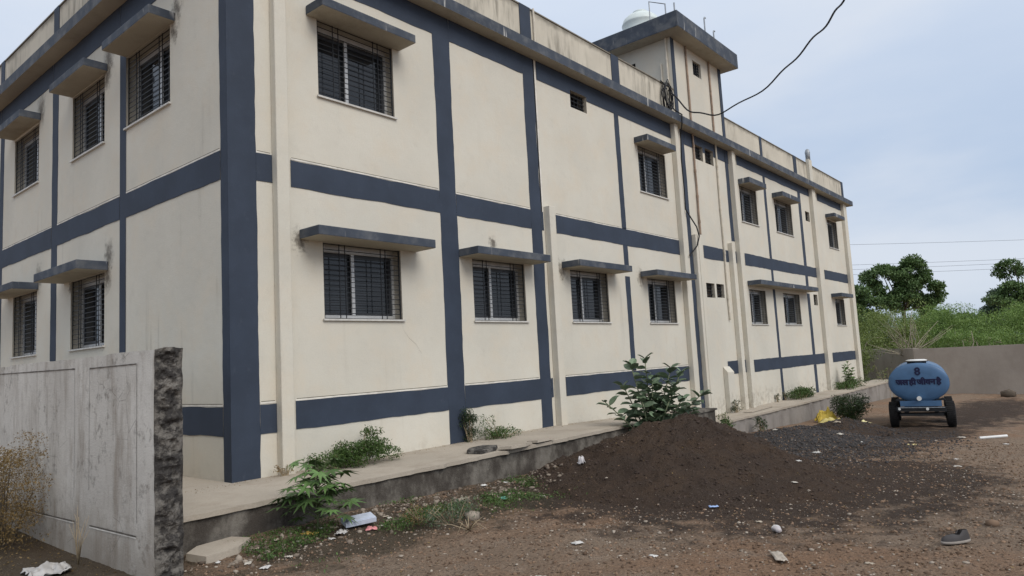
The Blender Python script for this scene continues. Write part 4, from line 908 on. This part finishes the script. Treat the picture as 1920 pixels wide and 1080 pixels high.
def lettering(txt, width, zc_, name, bold, xoff):
    cu = bpy.data.curves.new(name, 'FONT'); cu.body = txt; cu.size = 1; cu.align_x = 'CENTER'; cu.extrude = .01; cu.space_word = .45
    to = bpy.data.objects.new(name, cu); COL.objects.link(to); bpy.context.view_layer.update()
    me = bpy.data.meshes.new_from_object(to.evaluated_get(bpy.context.evaluated_depsgraph_get())); bpy.data.objects.remove(to)
    c = np.zeros(len(me.vertices) * 3, np.float32); me.vertices.foreach_get('co', c); c = c.reshape(-1, 3)
    lo, hi = c.min(0), c.max(0); s = width / (hi[0] - lo[0]); y = -(c[:, 0] - (lo[0] + hi[0]) / 2) * s; z = (c[:, 1] - (lo[1] + hi[1]) / 2) * s + zc_; x = xoff - (c[:, 2] > 0) * .004
    me.vertices.foreach_set('co', np.stack([x, y, z], -1).astype(np.float32).ravel()); me.update()
    bm_ = bmesh.new(); bm_.from_mesh(me)
    for k_, (dy, dz) in enumerate(((bold, 0), (-bold, 0), (0, bold), (0, -bold), (bold * .7, bold * .7), (-bold * .7, -bold * .7))):      # brush-thick strokes
        g_ = bmesh.ops.duplicate(bm_, geom=[f for f in bm_.faces if f.index >= 0][:len(me.polygons)])
        for v_ in [e for e in g_['geom'] if isinstance(e, bmesh.types.BMVert)]: v_.co += Vector((-.0004 * (k_ + 1), dy, dz))
    bm_.to_mesh(me); bm_.free()
    return link(name, me, M['navytext'], TK)
TXT_X = -.058
lettering('8', .115, 1.435, 'number', .010, TXT_X)
lettering('\u091c\u0932 \u0939\u0940 \u091c\u0940\u0935\u0928 \u0939\u0948', 1.0, 1.175, 'lettering', .012, TXT_X)

# ------------------------------------------------------------------ vegetation
def leafmesh(C, D, L, W, droop=.0, cup=.15):
    """rhombic leaves: centres C, unit axes D (n,3), lengths L, widths W"""
    n_ = len(C); up = RNG.normal(0, .55, (n_, 3)) + np.array([0, 0, 1.0]); S = np.cross(D, up); S /= np.linalg.norm(S, axis=1, keepdims=True) + 1e-9
    N = np.cross(S, D); L = np.asarray(L)[:, None]; W = np.asarray(W)[:, None]
    b0 = C; m1 = C + D * L * .45 + S * W * .5 - N * W * cup; tp = C + D * L - np.array([0, 0, 1]) * L * droop; m2 = C + D * L * .45 - S * W * .5 - N * W * cup
    V = np.stack([b0, m1, tp, m2], 1).reshape(-1, 3); return V, np.arange(n_ * 4).reshape(-1, 4)
def rdir(n_, zb=0.0):
    d = RNG.normal(0, 1, (n_, 3)); d[:, 2] += zb; return d / np.linalg.norm(d, axis=1, keepdims=True)
def foliage(name, C, D, L, W, m, parent, droop=0.1):
    V, Fx = leafmesh(C, D, L, W, droop); return link(name, fast_mesh(name, V, Fx), m, parent)
def clumps(cent, rad, per, flat=.6):
    """leaf centres gathered in clumps, denser towards each clump's skin"""
    out_ = []
    for c, r_ in zip(cent, rad):
        k_ = max(6, int(per * r_ ** 2)); d = rdir(k_, .25); q = RNG.uniform(.25, 1, (k_, 1)) ** .5 * r_; out_.append(np.asarray(c) + d * q * np.array([1, 1, flat]))
    return np.concatenate(out_)
def tree(label, base, lobes, nclump, crad, per, leaf, m, bark, trunk_r, group=None, limbs=14, name='tree', lean=(0, 0)):
    """lobes: (dx, dy, z, rx, ry, rz) crown ellipsoids relative to base; clumps are placed on and in them"""
    T = empty(name, base); tag(T, label, 'tree', group); cent = []; rad = []
    tot = sum(l[3] * l[5] for l in lobes)
    for lx_, ly_, lz_, rx_, ry_, rz_ in lobes:
        k_ = max(5, int(nclump * rx_ * rz_ / tot)); d = rdir(k_, .35); q = RNG.uniform(.35, 1, (k_, 1)) ** .45; P = d * q * np.array([rx_, ry_, rz_]) + np.array([lx_, ly_, lz_])
        cent += list(P); rad += list(RNG.uniform(.55, 1.2, k_) * crad)
    C = clumps(cent, rad, per); n_ = len(C); foliage('crown', C, rdir(n_, -.2), RNG.uniform(.7, 1.3, n_) * leaf, RNG.uniform(.7, 1.3, n_) * leaf * .55, m, T)
    b = MB(); zf = min(l[2] - l[5] * .3 for l in lobes); top = Vector((lean[0], lean[1], zf)); b.tube([(0, 0, -.3), top * .5 + Vector((.05, -.05, 0)), top], [trunk_r, trunk_r * .8, trunk_r * .65], 8)
    for c in random.sample([tuple(c) for c in cent], min(limbs, len(cent))):
        e = Vector(c); md = top.lerp(e, .5) + Vector((random.uniform(-.15, .15), random.uniform(-.15, .15), -.12 * (e - top).length)); b.tube([top - Vector((0, 0, .1)), md, e], [trunk_r * .45, trunk_r * .28, trunk_r * .08], 5)
    b.build('trunk', bark, T, True); return T
LAT = Vector((cr.x, cr.y, 0)).normalized()      # roughly along the far wall as it is planted
def L3(k, z, dp=0): return (LAT.x * k + .77 * dp, LAT.y * k + .64 * dp, z)
# skyline trees beyond the scrub
def lobes(*a): return [(*L3(k, z, dp)[:2], z, rx, ry, rz) for k, z, dp, rx, ry, rz in a]
tree('broad dark tree with a flat spreading crown above the scrub', (62.6, 4.7, -1.4), lobes((-1.5, 8.0, 0, 1.5, 1.5, .9), (-2.3, 6.6, .3, .8, .9, .6), (.9, 8.3, .2, 1.5, 1.4, 1.1), (1.9, 6.6, 0, 1.5, 1.3, 1.5), (.3, 6.4, -.2, 1.5, 1.2, 1.3), (-1.0, 5.7, 0, 1.1, 1, .8), (2.6, 5.4, .4, 1.0, 1, .9)), 110, .68, 620, .24, M['leaf_tree'], M['bark_dark'], .22)
tree('airy tree with gaps in its crown beside the road wires', (69.2, -3.2, -1.4), lobes((-.9, 8.0, 0, 1.1, 1, .8), (.9, 7.7, 0, 1.5, 1.2, 1.0), (-.6, 6.3, 0, 1.3, 1, .8), (1.6, 6.0, .3, 1.5, 1.2, 1.1), (-1.9, 5.4, 0, 1.0, 1, .8), (3.2, 6.5, 0, 1.4, 1.2, 1.2), (.2, 5.0, 0, 1.6, 1.2, .9)), 90, .64, 560, .24, M['leaf_tree'], M['bark_dark'], .20)
tree('small round dark tree between the two tall ones', (82, -.4, -1.4), lobes((0, 6.0, 0, 1.3, 1.2, 1.1), (.4, 4.9, 0, 1.6, 1.2, 1.0), (-1.2, 4.7, .2, 1.0, 1, .8)), 44, .7, 420, .28, M['leaf_tree_far'], M['bark_dark'], .2)
tree('green tree rising close behind the building end', (57.5, 6.9, -1.4), lobes((-.4, 6.3, 0, 1.2, 1.2, 1.0), (.7, 5.2, 0, 1.4, 1.2, 1.2), (-1.4, 5.4, 0, 1.4, 1.2, 1.4), (.3, 4.0, -.4, 1.8, 1.2, 1.0)), 66, .7, 560, .22, M['leaf_tree'], M['bark_dark'], .2)
for k, (px, py, h) in enumerate(((118, 6.5, 6.6), (124, 3.2, 7.2), (130, -4, 7.6), (135, -9, 7.0), (128, -16, 8.0), (126, 12, 8))):
    tree('hazy distant tree low on the horizon', (px, py, -1.4), lobes((0, h * .7, 0, 1.9, 1.6, 1.5), (1.6, h * .55, 0, 1.6, 1.4, 1.2), (-1.6, h * .6, 0, 1.5, 1.3, 1.2)), 30, 1.0, 200, .45, M['leaf_tree_far'], M['bark_dark'], .25, 'distant trees on the horizon', 5)
# thorn scrub behind the yard wall: arching stems, leaves along them
def scrub(base, h, spread, stems, per, m, label, group, leaf=.085, name='scrub_bush', bark=None, vis=.3):
    T = empty(name, base); tag(T, label, 'bush', group); b = MB(); CC = []
    for k_ in range(stems):
        a_ = random.uniform(0, 6.28); rr_ = spread * random.uniform(.35, 1.0); hh = h * random.uniform(.55, 1.0) * (1 - .25 * (rr_ / spread)); P = []
        for i_ in range(7):
            f = i_ / 6; P.append(Vector((math.cos(a_) * rr_ * f ** 1.3 + random.uniform(-.08, .08) * f, math.sin(a_) * rr_ * f ** 1.3 + random.uniform(-.08, .08) * f, hh * (1 - (1 - f) ** 1.7) - .25 * h * max(0, f - .75))))
        if random.random() < vis: b.tube(P, [.035 * (1 - .8 * i_ / 6) + .006 for i_ in range(7)], 5)
        for i_ in range(2, 7):
            for q in range(3):
                c = P[i_].lerp(P[i_ - 1], random.random()); sp = .30 * h / 4 * (1 if i_ > 3 else .7); CC.append((c + Vector((random.gauss(0, sp), random.gauss(0, sp), random.gauss(.05, sp * .6))), random.uniform(.22, .46) * h / 4))
    C = clumps([tuple(c) for c, r_ in CC], [r_ for c, r_ in CC], per, .55); n_ = len(C); D = rdir(n_, -.35)
    foliage('foliage', C, D, RNG.uniform(.6, 1.4, n_) * leaf, RNG.uniform(.6, 1.2, n_) * leaf * .42, m, T, .25)
    b.build('stems', bark or M['bark'], T, True); return T
front = [(37.4, 4.4), (35.5, 3.3), (33.7, 2.3), (32.0, 1.3), (34.4, -.9), (34.9, -2.5), (35.2, -3.9), (35.5, -5.4), (35.8, -7.0), (36.0, -9.0)]
for i, (x, y) in enumerate(front):
    scrub((x, y, -1.35), random.uniform(3.5, 4.0), 1.55, 20, 330, M['leaf_scrub'] if i < 5 else M['leaf_scrub_b'], 'olive thorn scrub bush crowding the back of the yard wall' if i < 5 else 'bright green thorn scrub bush crowding the back of the yard wall', 'thorn scrub at the yard wall' if i < 5 else 'bright thorn scrub at the yard wall')
back = [(38.6, 5.2), (39.2, 3.2), (39.6, 1.0), (40.2, -1.2), (40.8, -3.3), (41.4, -5.6), (41.8, -8.0)]
for i, (x, y) in enumerate(back):
    scrub((x, y, -1.35), random.uniform(4.6, 5.3), 1.9, 22, 260, M['leaf_scrub'] if i < 3 else M['leaf_scrub_b'], 'taller thorn scrub bush in the row behind the wall scrub', 'taller scrub in the second row', .10, vis=.15)
for i, (x, y) in enumerate([(47, 6.5), (48, 3.4), (49, .2), (50, -3), (51, -6.2), (52, -10)]):
    scrub((x, y, -1.35), random.uniform(5.4, 6.0), 2.3, 20, 190, M['leaf_scrub_b'] if i > 1 else M['leaf_scrub'], 'far thorn scrub bush below the skyline trees', 'far scrub below the trees', .12, vis=.1)
# bleached bare branches over the wall corner
def bare(base, specs, label, name='bare_shrub', m=None):
    b = MB()
    for P, r0 in specs: b.tube([Vector(p) for p in P], [r0 * (1 - .75 * k_ / (len(P) - 1)) for k_ in range(len(P))], 5)
    o = b.build(name, m or M['bark'], None, True); o.location = base; return tag(o, label, 'shrub')
sp = []
for k in range(26):
    a = random.uniform(-1.0, 2.9); ln = random.uniform(.8, 2.0); e = Vector(L3(math.cos(a) * -ln * 1.05, .3 + abs(math.sin(a)) * ln * .95, random.uniform(-.5, .2))); s0 = Vector(L3(random.uniform(-.2, .3), 1.7, 0)); e.z += 1.75
    md = s0.lerp(e, .5) + Vector((random.uniform(-.2, .2), random.uniform(-.2, .2), random.uniform(-.1, .22))); sp.append(([s0, s0.lerp(md, .6) + Vector((0, 0, .05)), md, e], random.uniform(.014, .032)))
    if k % 2: sp.append(([md, md.lerp(e, .5) + Vector((.12, -.12, .18)), e + Vector(L3(random.uniform(-.3, .5), .35))], .014))
sp.append(([Vector((0, 0, 0)), Vector((.05, 0, .9)), Vector((0, 0, 1.75))], .10))
bare((32.6, -1.1, -1.3), sp, 'pale leafless shrub fanning its branches over the wall corner')
for i, (x, y, pts) in enumerate(((33.3, -3.75, ((0, 2.0), (.1, 2.6), (.35, 3.0), (.5, 3.2))), (33.5, -4.25, ((0, 2.0), (.05, 2.5), (.3, 2.75), (.65, 2.85))), (34.0, -6.0, ((-.1, 1.9), (.1, 2.6), (.7, 3.2), (1.2, 3.9))), (33.2, -2.9, ((.1, 1.9), (.5, 2.7), (.8, 3.4), (.75, 3.9))))):
    P = [Vector(L3(k, z - 1.3 + .15)) for k, z in pts]; P = [Vector((P[0].x, P[0].y, 0))] + P; q = P[2]
    bare((x, y, -1.3), [(P, .05), ([q, q + Vector(L3(-.15, .35)), q + Vector(L3(-.2, .8))], .03)], 'pale bent stem leaning out of the scrub above the yard wall').__setitem__('group', 'pale stems above the yard wall')

# ---- plants in the yard
def oval_leaf(n_=5):
    V = [(0, 0, 0)]; 
    for k_ in range(1, n_): f = k_ / n_; wd = .36 * math.sin(math.pi * f ** .8) ; V += [(f, -wd, .10 * abs(wd) * 2), (f, 0, -.02 - .10 * f * f), (f, wd, .10 * abs(wd) * 2)]
    V.append((1, 0, -.16)); Fq = [(0, 1, 2), (0, 2, 3)]
    for k_ in range(n_ - 2):
        a_ = 1 + 3 * k_; Fq += [(a_, a_ + 3, a_ + 4, a_ + 1), (a_ + 1, a_ + 4, a_ + 5, a_ + 2)]
    a_ = 1 + 3 * (n_ - 2); Fq += [(a_, len(V) - 1, a_ + 1), (a_ + 1, len(V) - 1, a_ + 2)]
    me = bpy.data.meshes.new('leaf'); me.from_pydata(V, [], Fq); me.update(); return me
def palm_leaf(lobes_=7):
    V = [(0, 0, 0)]; N_ = lobes_ * 2 + 1
    for k_ in range(N_):
        a_ = -2.45 + 4.9 * k_ / (N_ - 1); r_ = (.62 + .38 * math.cos(a_ * .55)) if k_ % 2 else .38; V.append((r_ * math.cos(a_), r_ * math.sin(a_), -.16 * r_ * r_ - (.05 if k_ % 2 else 0)))
    Fq = [(0, k_, k_ + 1) for k_ in range(1, N_)]; me = bpy.data.meshes.new('leaf'); me.from_pydata(V, [], Fq); me.update(); return me
def leaf_object(me, m, parent, loc, direction, size, roll=0, tint=None):
    o = bpy.data.objects.new('leaf', me); COL.objects.link(o); o.parent = parent
    d = Vector(direction).normalized(); q = d.to_track_quat('X', 'Z'); o.rotation_mode = 'QUATERNION'; o.rotation_quaternion = q @ Matrix.Rotation(roll, 3, 'X').to_quaternion(); o.location = loc; o.scale = (size,) * 3; return o
def tints(fn, base, k_=4):
    L_ = []
    for i_ in range(k_):
        f = .75 + .55 * i_ / (k_ - 1); me = fn(); mm = simple('%s_%d' % (base[0], i_), tuple(c * f for c in base[1]), .5, .18, 4, .4); me.materials.append(mm); L_.append(me)
    return L_
MILK = tints(oval_leaf, ('milkweed_leaf', (0.125, 0.175, 0.105)))
PALM = tints(palm_leaf, ('palmate_leaf', (0.085, 0.150, 0.045)))
ROUND = tints(oval_leaf, ('glossy_leaf', (0.090, 0.160, 0.040)))
def milkweed(base, stems, label, size, LS, name='milkweed_shrub', gap=.088):
    T = empty(name, base); tag(T, label, 'shrub'); b = MB(); leaves = []
    for (dx, dy, h) in stems:
        P = [Vector((dx * f ** 1.25, dy * f ** 1.25, h * f)) for f in np.linspace(0, 1, 9)]
        b.tube(P, [.016 * (1 - .7 * k_ / 8) + .003 for k_ in range(9)], 6)
        ln = sum((P[k_ + 1] - P[k_]).length for k_ in range(8)); n_ = int(ln * .80 / gap); ph = random.uniform(0, 3)
        for j_ in range(n_):
            f = 1 - j_ * gap / ln; i_ = min(7, int(f * 8)); c = P[i_].lerp(P[i_ + 1], f * 8 - i_); ax = (P[i_ + 1] - P[i_]).normalized()
            for sgn in (1, -1):
                if random.random() < .06: continue
                a_ = ph + j_ * 1.57; side = Vector((math.cos(a_), math.sin(a_), 0)) * sgn; upb = .75 if j_ < 2 else .30 + random.uniform(-.25, .2)
                leaves.append((c, side + ax * upb, size * random.uniform(.75, 1.1) * (.75 if j_ == 0 else 1)))
    b.build('stem', simple(name + '_stem', (0.20, 0.22, 0.13), .8), T, True)
    for c, d, s_ in leaves: leaf_object(random.choice(LS), None, T, c, d, s_, random.uniform(-.5, .5))
    return T
zc_ = float(gz(7.0, -1.85))
lat = lambda k, z, dp=0: (LAT.x * k + .77 * dp, LAT.y * k + .64 * dp, z)
milkweed((7.0, -1.72, zc_), [(*lat(-.30, 0)[:2], 1.62), (*lat(-.02, 0, .1)[:2], 1.72), (*lat(.16, 0, .2)[:2], 1.20), (*lat(.42, 0)[:2], 1.52), (*lat(.62, 0, .1)[:2], 1.45), (*lat(.95, 0)[:2], 1.05), (*lat(-.80, 0)[:2], .98), (*lat(-.2, 0, -.25)[:2], 1.05), (*lat(.3, 0, -.2)[:2], .95), (*lat(.1, 0, .1)[:2], .85), (*lat(.75, 0, -.1)[:2], .75), (*lat(-.45, 0, .1)[:2], 1.25), (*lat(.05, 0, -.1)[:2], 1.35), (*lat(.5, 0, .15)[:2], 1.15), (*lat(-.3, 0, .2)[:2], .75), (*lat(.3, 0, .25)[:2], .8), (*lat(0, 0, -.3)[:2], .7), (*lat(.55, 0, -.2)[:2], 1.0)], 'grey-green broad-leaved milkweed shrub growing behind the soil heap', .25, MILK)
milkweed((24.6, -.45, -.48), [(-.25, .1, .75), (.05, 0, .95), (.3, -.1, .7), (.5, .1, .55), (-.1, -.15, .6), (.2, .15, .8)], 'light green leafy shrub on the lower pavement near the building end', .20, ROUND, 'leafy_shrub', .12)
# palmate seedling by the plinth
T = empty('palmate_plant', (-.07, -1.80, float(gz(-.07, -1.8)))); tag(T, 'young palmate-leaved plant growing from the litter at the plinth', 'plant'); b = MB(); top = .58
b.tube([(0, 0, -.03), (.01, 0, .3), (0, .01, top)], [.013, .011, .007], 6); LV = []
for k in range(62):
    z0_ = random.uniform(.14, top); a = random.uniform(0, 6.28); ln = random.uniform(.12, .36) * (1.15 - .5 * (z0_ / top)); e = Vector((math.cos(a) * ln * 1.15, math.sin(a) * ln, z0_ + random.uniform(.0, .16))); b.tube([(0, 0, z0_), tuple(Vector((0, 0, z0_)).lerp(e, .55) + Vector((0, 0, .04))), e], [.005, .004, .003], 4); LV.append((e, a))
b.tube([(0, 0, top), (-.01, 0, .72)], .005, 5); LV += [(Vector((-.01, 0, .72)), 2.6), (Vector((-.01, 0, .70)), .3)]
b.build('stem', simple('palmate_stem', (0.12, 0.15, 0.07), .8), T, True)
for e, a in LV: leaf_object(random.choice(PALM), None, T, e, (math.cos(a), math.sin(a), random.uniform(-.45, .1)), random.uniform(.11, .18), random.uniform(-.4, .4))
# low bushes and creepers
def bush(label, base, blobs, per, leaf, m, name='low_bush', stems=12, wr=.5, cat='bush', stem_m=None, group=None):
    T = empty(name, base); tag(T, label, cat, group); C = clumps([q[:3] for q in blobs], [q[3] for q in blobs], per * 3.4, .8); C[:, 2] = np.maximum(C[:, 2], .01); n_ = len(C)
    foliage('foliage', C, rdir(n_, .1), RNG.uniform(.6, 1.3, n_) * leaf, RNG.uniform(.6, 1.2, n_) * leaf * wr, m, T, .12)
    b = MB()
    for q in random.sample(blobs, min(stems, len(blobs))): e = Vector(q[:3]); b.tube([(e.x * .3, e.y * .3, -.02), (e.x * .6, e.y * .6, e.z * .6), e + Vector((0, 0, q[3] * .6))], [.008, .006, .003], 4)
    b.build('stems', stem_m or M['twig'], T); return T
rb = lambda n_, x0, x1, y0, y1, z0, z1, r0, r1: [(random.uniform(x0, x1), random.uniform(y0, y1), random.uniform(z0, z1), random.uniform(r0, r1)) for _ in range(n_)]
bush('leafy green weed bush spreading on the pavement below the canopied window', (1.45, -.38, 0), rb(26, -.60, -.05, -.20, .22, .04, .16, .08, .13) + rb(44, -.10, .62, -.22, .22, .06, .28, .09, .14) + rb(10, .2, .55, -.05, .2, .30, .44, .05, .08), 2300, .036, M['leaf_weed'])
bush('dark climbing weed standing against the navy stripe', (3.98, -.12, 0), rb(26, -.10, .12, -.06, .08, .05, .52, .06, .10), 2600, .034, M['leaf_dark'], 'climbing_weed')
bush('sprawling light weed on the pavement beside the climbing weed', (4.55, -.25, 0), rb(30, -.40, .30, -.15, .16, .03, .16, .07, .12) + rb(8, -.35, -.1, 0, .15, .2, .42, .05, .07) + rb(6, .3, .65, -.1, .1, .03, .08, .05, .08), 1500, .034, M['leaf_weed'])
bush('low green mat of weeds on the lower pavement below the double window', (19.3, -.35, -.48), rb(34, -.7, .9, -.18, .2, .03, .26, .10, .20), 900, .06, M['leaf_weed'])
bush('dark green bush growing at the foot of the lower plinth', (18.0, -2.15, -1.06), rb(60, -.50, .70, -.35, .35, .08, .66, .14, .24), 800, .06, M['leaf_dark'])
bush('dense weeds round the base of the leafy shrub', (24.6, -.5, -.48), rb(34, -1.1, 1.3, -.3, .3, .03, .25, .12, .2), 700, .07, M['leaf_weed'])
bush('scrubby brown-green bush against the paler yard wall', (28.9, -.9, -1.15), rb(20, -.9, 1.0, -.5, .6, .3, 1.5, .12, .22), 150, .07, M['leaf_scrub'], 'scrubby_bush', 10)
bush('small dark weed tuft at the foot of the lower plinth wall', (13.6, -1.15, -.9), rb(14, -.15, .15, -.1, .1, .05, .35, .08, .12), 1100, .05, M['leaf_dark'], 'weed_tuft')
bush('small weed rooted at the sloping stub duct', (14.35, -.22, -.48), rb(12, -.16, .2, -.06, .06, .04, .34, .05, .09), 1300, .05, M['leaf_dark'], 'weed_tuft')
bush('thin weed sprig at the wall foot beside the thin navy stripe', (17.9, -.08, -.48), rb(8, -.08, .08, -.04, .04, .04, .28, .04, .07), 1300, .05, M['leaf_dark'], 'weed_tuft')
bush('weed sprigs under the thin navy stripe', (18.62, -.08, -.48), rb(8, -.12, .1, -.04, .04, .04, .26, .05, .08), 1200, .05, M['leaf_dark'], 'weed_tuft')
bush('wilted brown weeds at the foot of the corner duct', (.62, -.16, 0), rb(12, -.16, .06, -.05, .05, .02, .12, .04, .06), 900, .03, M['leaf_dry'], 'wilted_weed')
bush('weedy sprigs with a white flower tuft on the gravel by the plinth step', (10.7, -1.45, -.62), rb(16, -.3, .3, -.12, .12, .1, .42, .08, .13), 900, .05, M['leaf_weed'], 'weed_tuft')
bush('feathery grey-green weed clump on the dirt before the plinth', (.95, -2.72, -.37), rb(30, -.34, .36, -.2, .2, .03, .17, .06, .10), 1500, .030, M['leaf_grey'], 'feathery_weed', wr=.3)
bush('yellowing weed clump beside the feathery weed', (.78, -2.42, -.35), rb(16, -.22, .22, -.12, .12, .02, .14, .05, .08), 1000, .03, M['leaf_dry'], 'yellow_weed', wr=.35)
bush('tall dry brown bush leaning on the boundary wall', (-2.05, .95, -.42), rb(130, -.30, .22, -.60, .75, .10, 1.0, .10, .17) + rb(34, -.1, .2, -.80, -.2, .65, 1.2, .05, .10), 1500, .024, M['leaf_dry'], 'dry_bush', 16, stem_m=M['bark_dark'])
sp = []
for k in range(9):
    a = random.uniform(-.9, .9); ln = random.uniform(.25, .55); sp.append(([Vector((0, 0, -.02)), Vector((random.uniform(-.03, .03), a * .15, ln * .5)), Vector((random.uniform(-.06, .06), a * .38, ln))], .005))
bare((-1.86, -.66, -.38), sp, 'thin leafless dry twigs in front of the boundary wall', 'dry_twigs', M['twig'])
sp = []
for k in range(12):
    a = random.uniform(0, 6.28); ln = random.uniform(.12, .35); sp.append(([Vector((0, 0, .01)), Vector((math.cos(a) * ln * .5, math.sin(a) * ln * .5, random.uniform(.03, .12))), Vector((math.cos(a) * ln, math.sin(a) * ln, random.uniform(.0, .1)))], .005))
bare((.72, -3.15, float(gz(.72, -3.15))), sp, 'dead dry stalks lying on the dirt before the weeds', 'dry_twigs', M['twig'])
# uncountable creeping weeds along the plinth foot
x, y = RNG.uniform(-.9, 3.4, 5200), RNG.normal(-2.05, .33, 5200); k = (y < -1.5) & (y > -3.1) & (vnoise(x * 1.7, y * 1.7, 12) + .25 * vnoise(x * 6, y * 6, 3) > .60); x, y = x[k], y[k]; n_ = len(x)
C = np.stack([x, y, gz(x, y) + RNG.uniform(.0, .05, n_) * vnoise(x * 2, y * 2, 5) * 2], -1); C = np.repeat(C, 4, 0) + RNG.normal(0, .025, (n_ * 4, 3)) * np.array([1, 1, .4]); C[:, 2] = np.maximum(C[:, 2], gz(C[:, 0], C[:, 1]) + .004)
V, Fx = leafmesh(C, rdir(len(C), .5), RNG.uniform(.014, .040, len(C)), RNG.uniform(.006, .018, len(C)), .1); tag(link('ground_weeds', fast_mesh('ground_weeds', V, Fx), M['leaf_weed']), 'creeping green weeds along the foot of the plinth', 'weeds', kind='stuff')

# dead leaves and dust blown into the corners
def litterleaves(name, label, x, y, zf, m, lo, hi):
    C = np.stack([x, y, zf], -1); D = rdir(len(x)); D[:, 2] *= .15; D /= np.linalg.norm(D, axis=1, keepdims=True)
    V, Fx = leafmesh(C, D, RNG.uniform(lo, hi, len(x)), RNG.uniform(lo, hi, len(x)) * .5, 0, .05); return tag(link(name, fast_mesh(name, V, Fx), m), label, 'leaf litter', kind='stuff')
x, y = RNG.uniform(-3.6, -1.75, 1500), RNG.uniform(-1.9, 3.0, 1500); litterleaves('leaf_litter', 'dead leaves and scraps along the boundary wall foot', x, y, gz(x, y) + .008, M['leaf_dry'], .012, .035)
x = RNG.uniform(-1.2, 10, 1500); y = -np.abs(RNG.normal(0, .16, 1500)) - .02; k = (y > -1.2); x, y = x[k], y[k]; litterleaves('wall_foot_debris', 'dead leaves and dust along the wall foot on the pavement', x, y, np.array([zA(a, 0) for a in x]) + .006, M['leaf_dry'], .006, .020)
x = RNG.uniform(-1, 9, 700); y = RNG.uniform(-7.5, -1.7, 700); litterleaves('yard_leaf_litter', 'scattered dry leaves and straw on the yard dirt', x, y, top_z(x, y) + .008, M['leaf_dry'], .012, .04)

# ------------------------------------------------------------------ overhead wires far behind the trees
for i, (p, q, lab) in enumerate((((78, 23, 12.95), (125, -24, 12.5), 'highest thin power wire crossing the sky behind the trees'), ((78, 23, 10.4), (125, -24, 10.35), 'middle power wire of the upper pair behind the trees'), ((78, 23, 9.8), (125, -24, 9.95), 'lower power wire of the upper pair behind the trees'), ((78, 23, 9.2), (125, -24, 9.3), 'lowest faint power wire just above the tree tops'))):
    b = MB(); P, Q = Vector(p), Vector(q); b.tube([P.lerp(Q, f) - Vector((0, 0, 1.2 * (.25 - (f - .5) ** 2))) + Vector((0, 0, .25)) for f in np.linspace(0, 1, 17)], .016, 4); tag(b.build('power_wire', M['wire']), lab, 'wire', 'power wires')
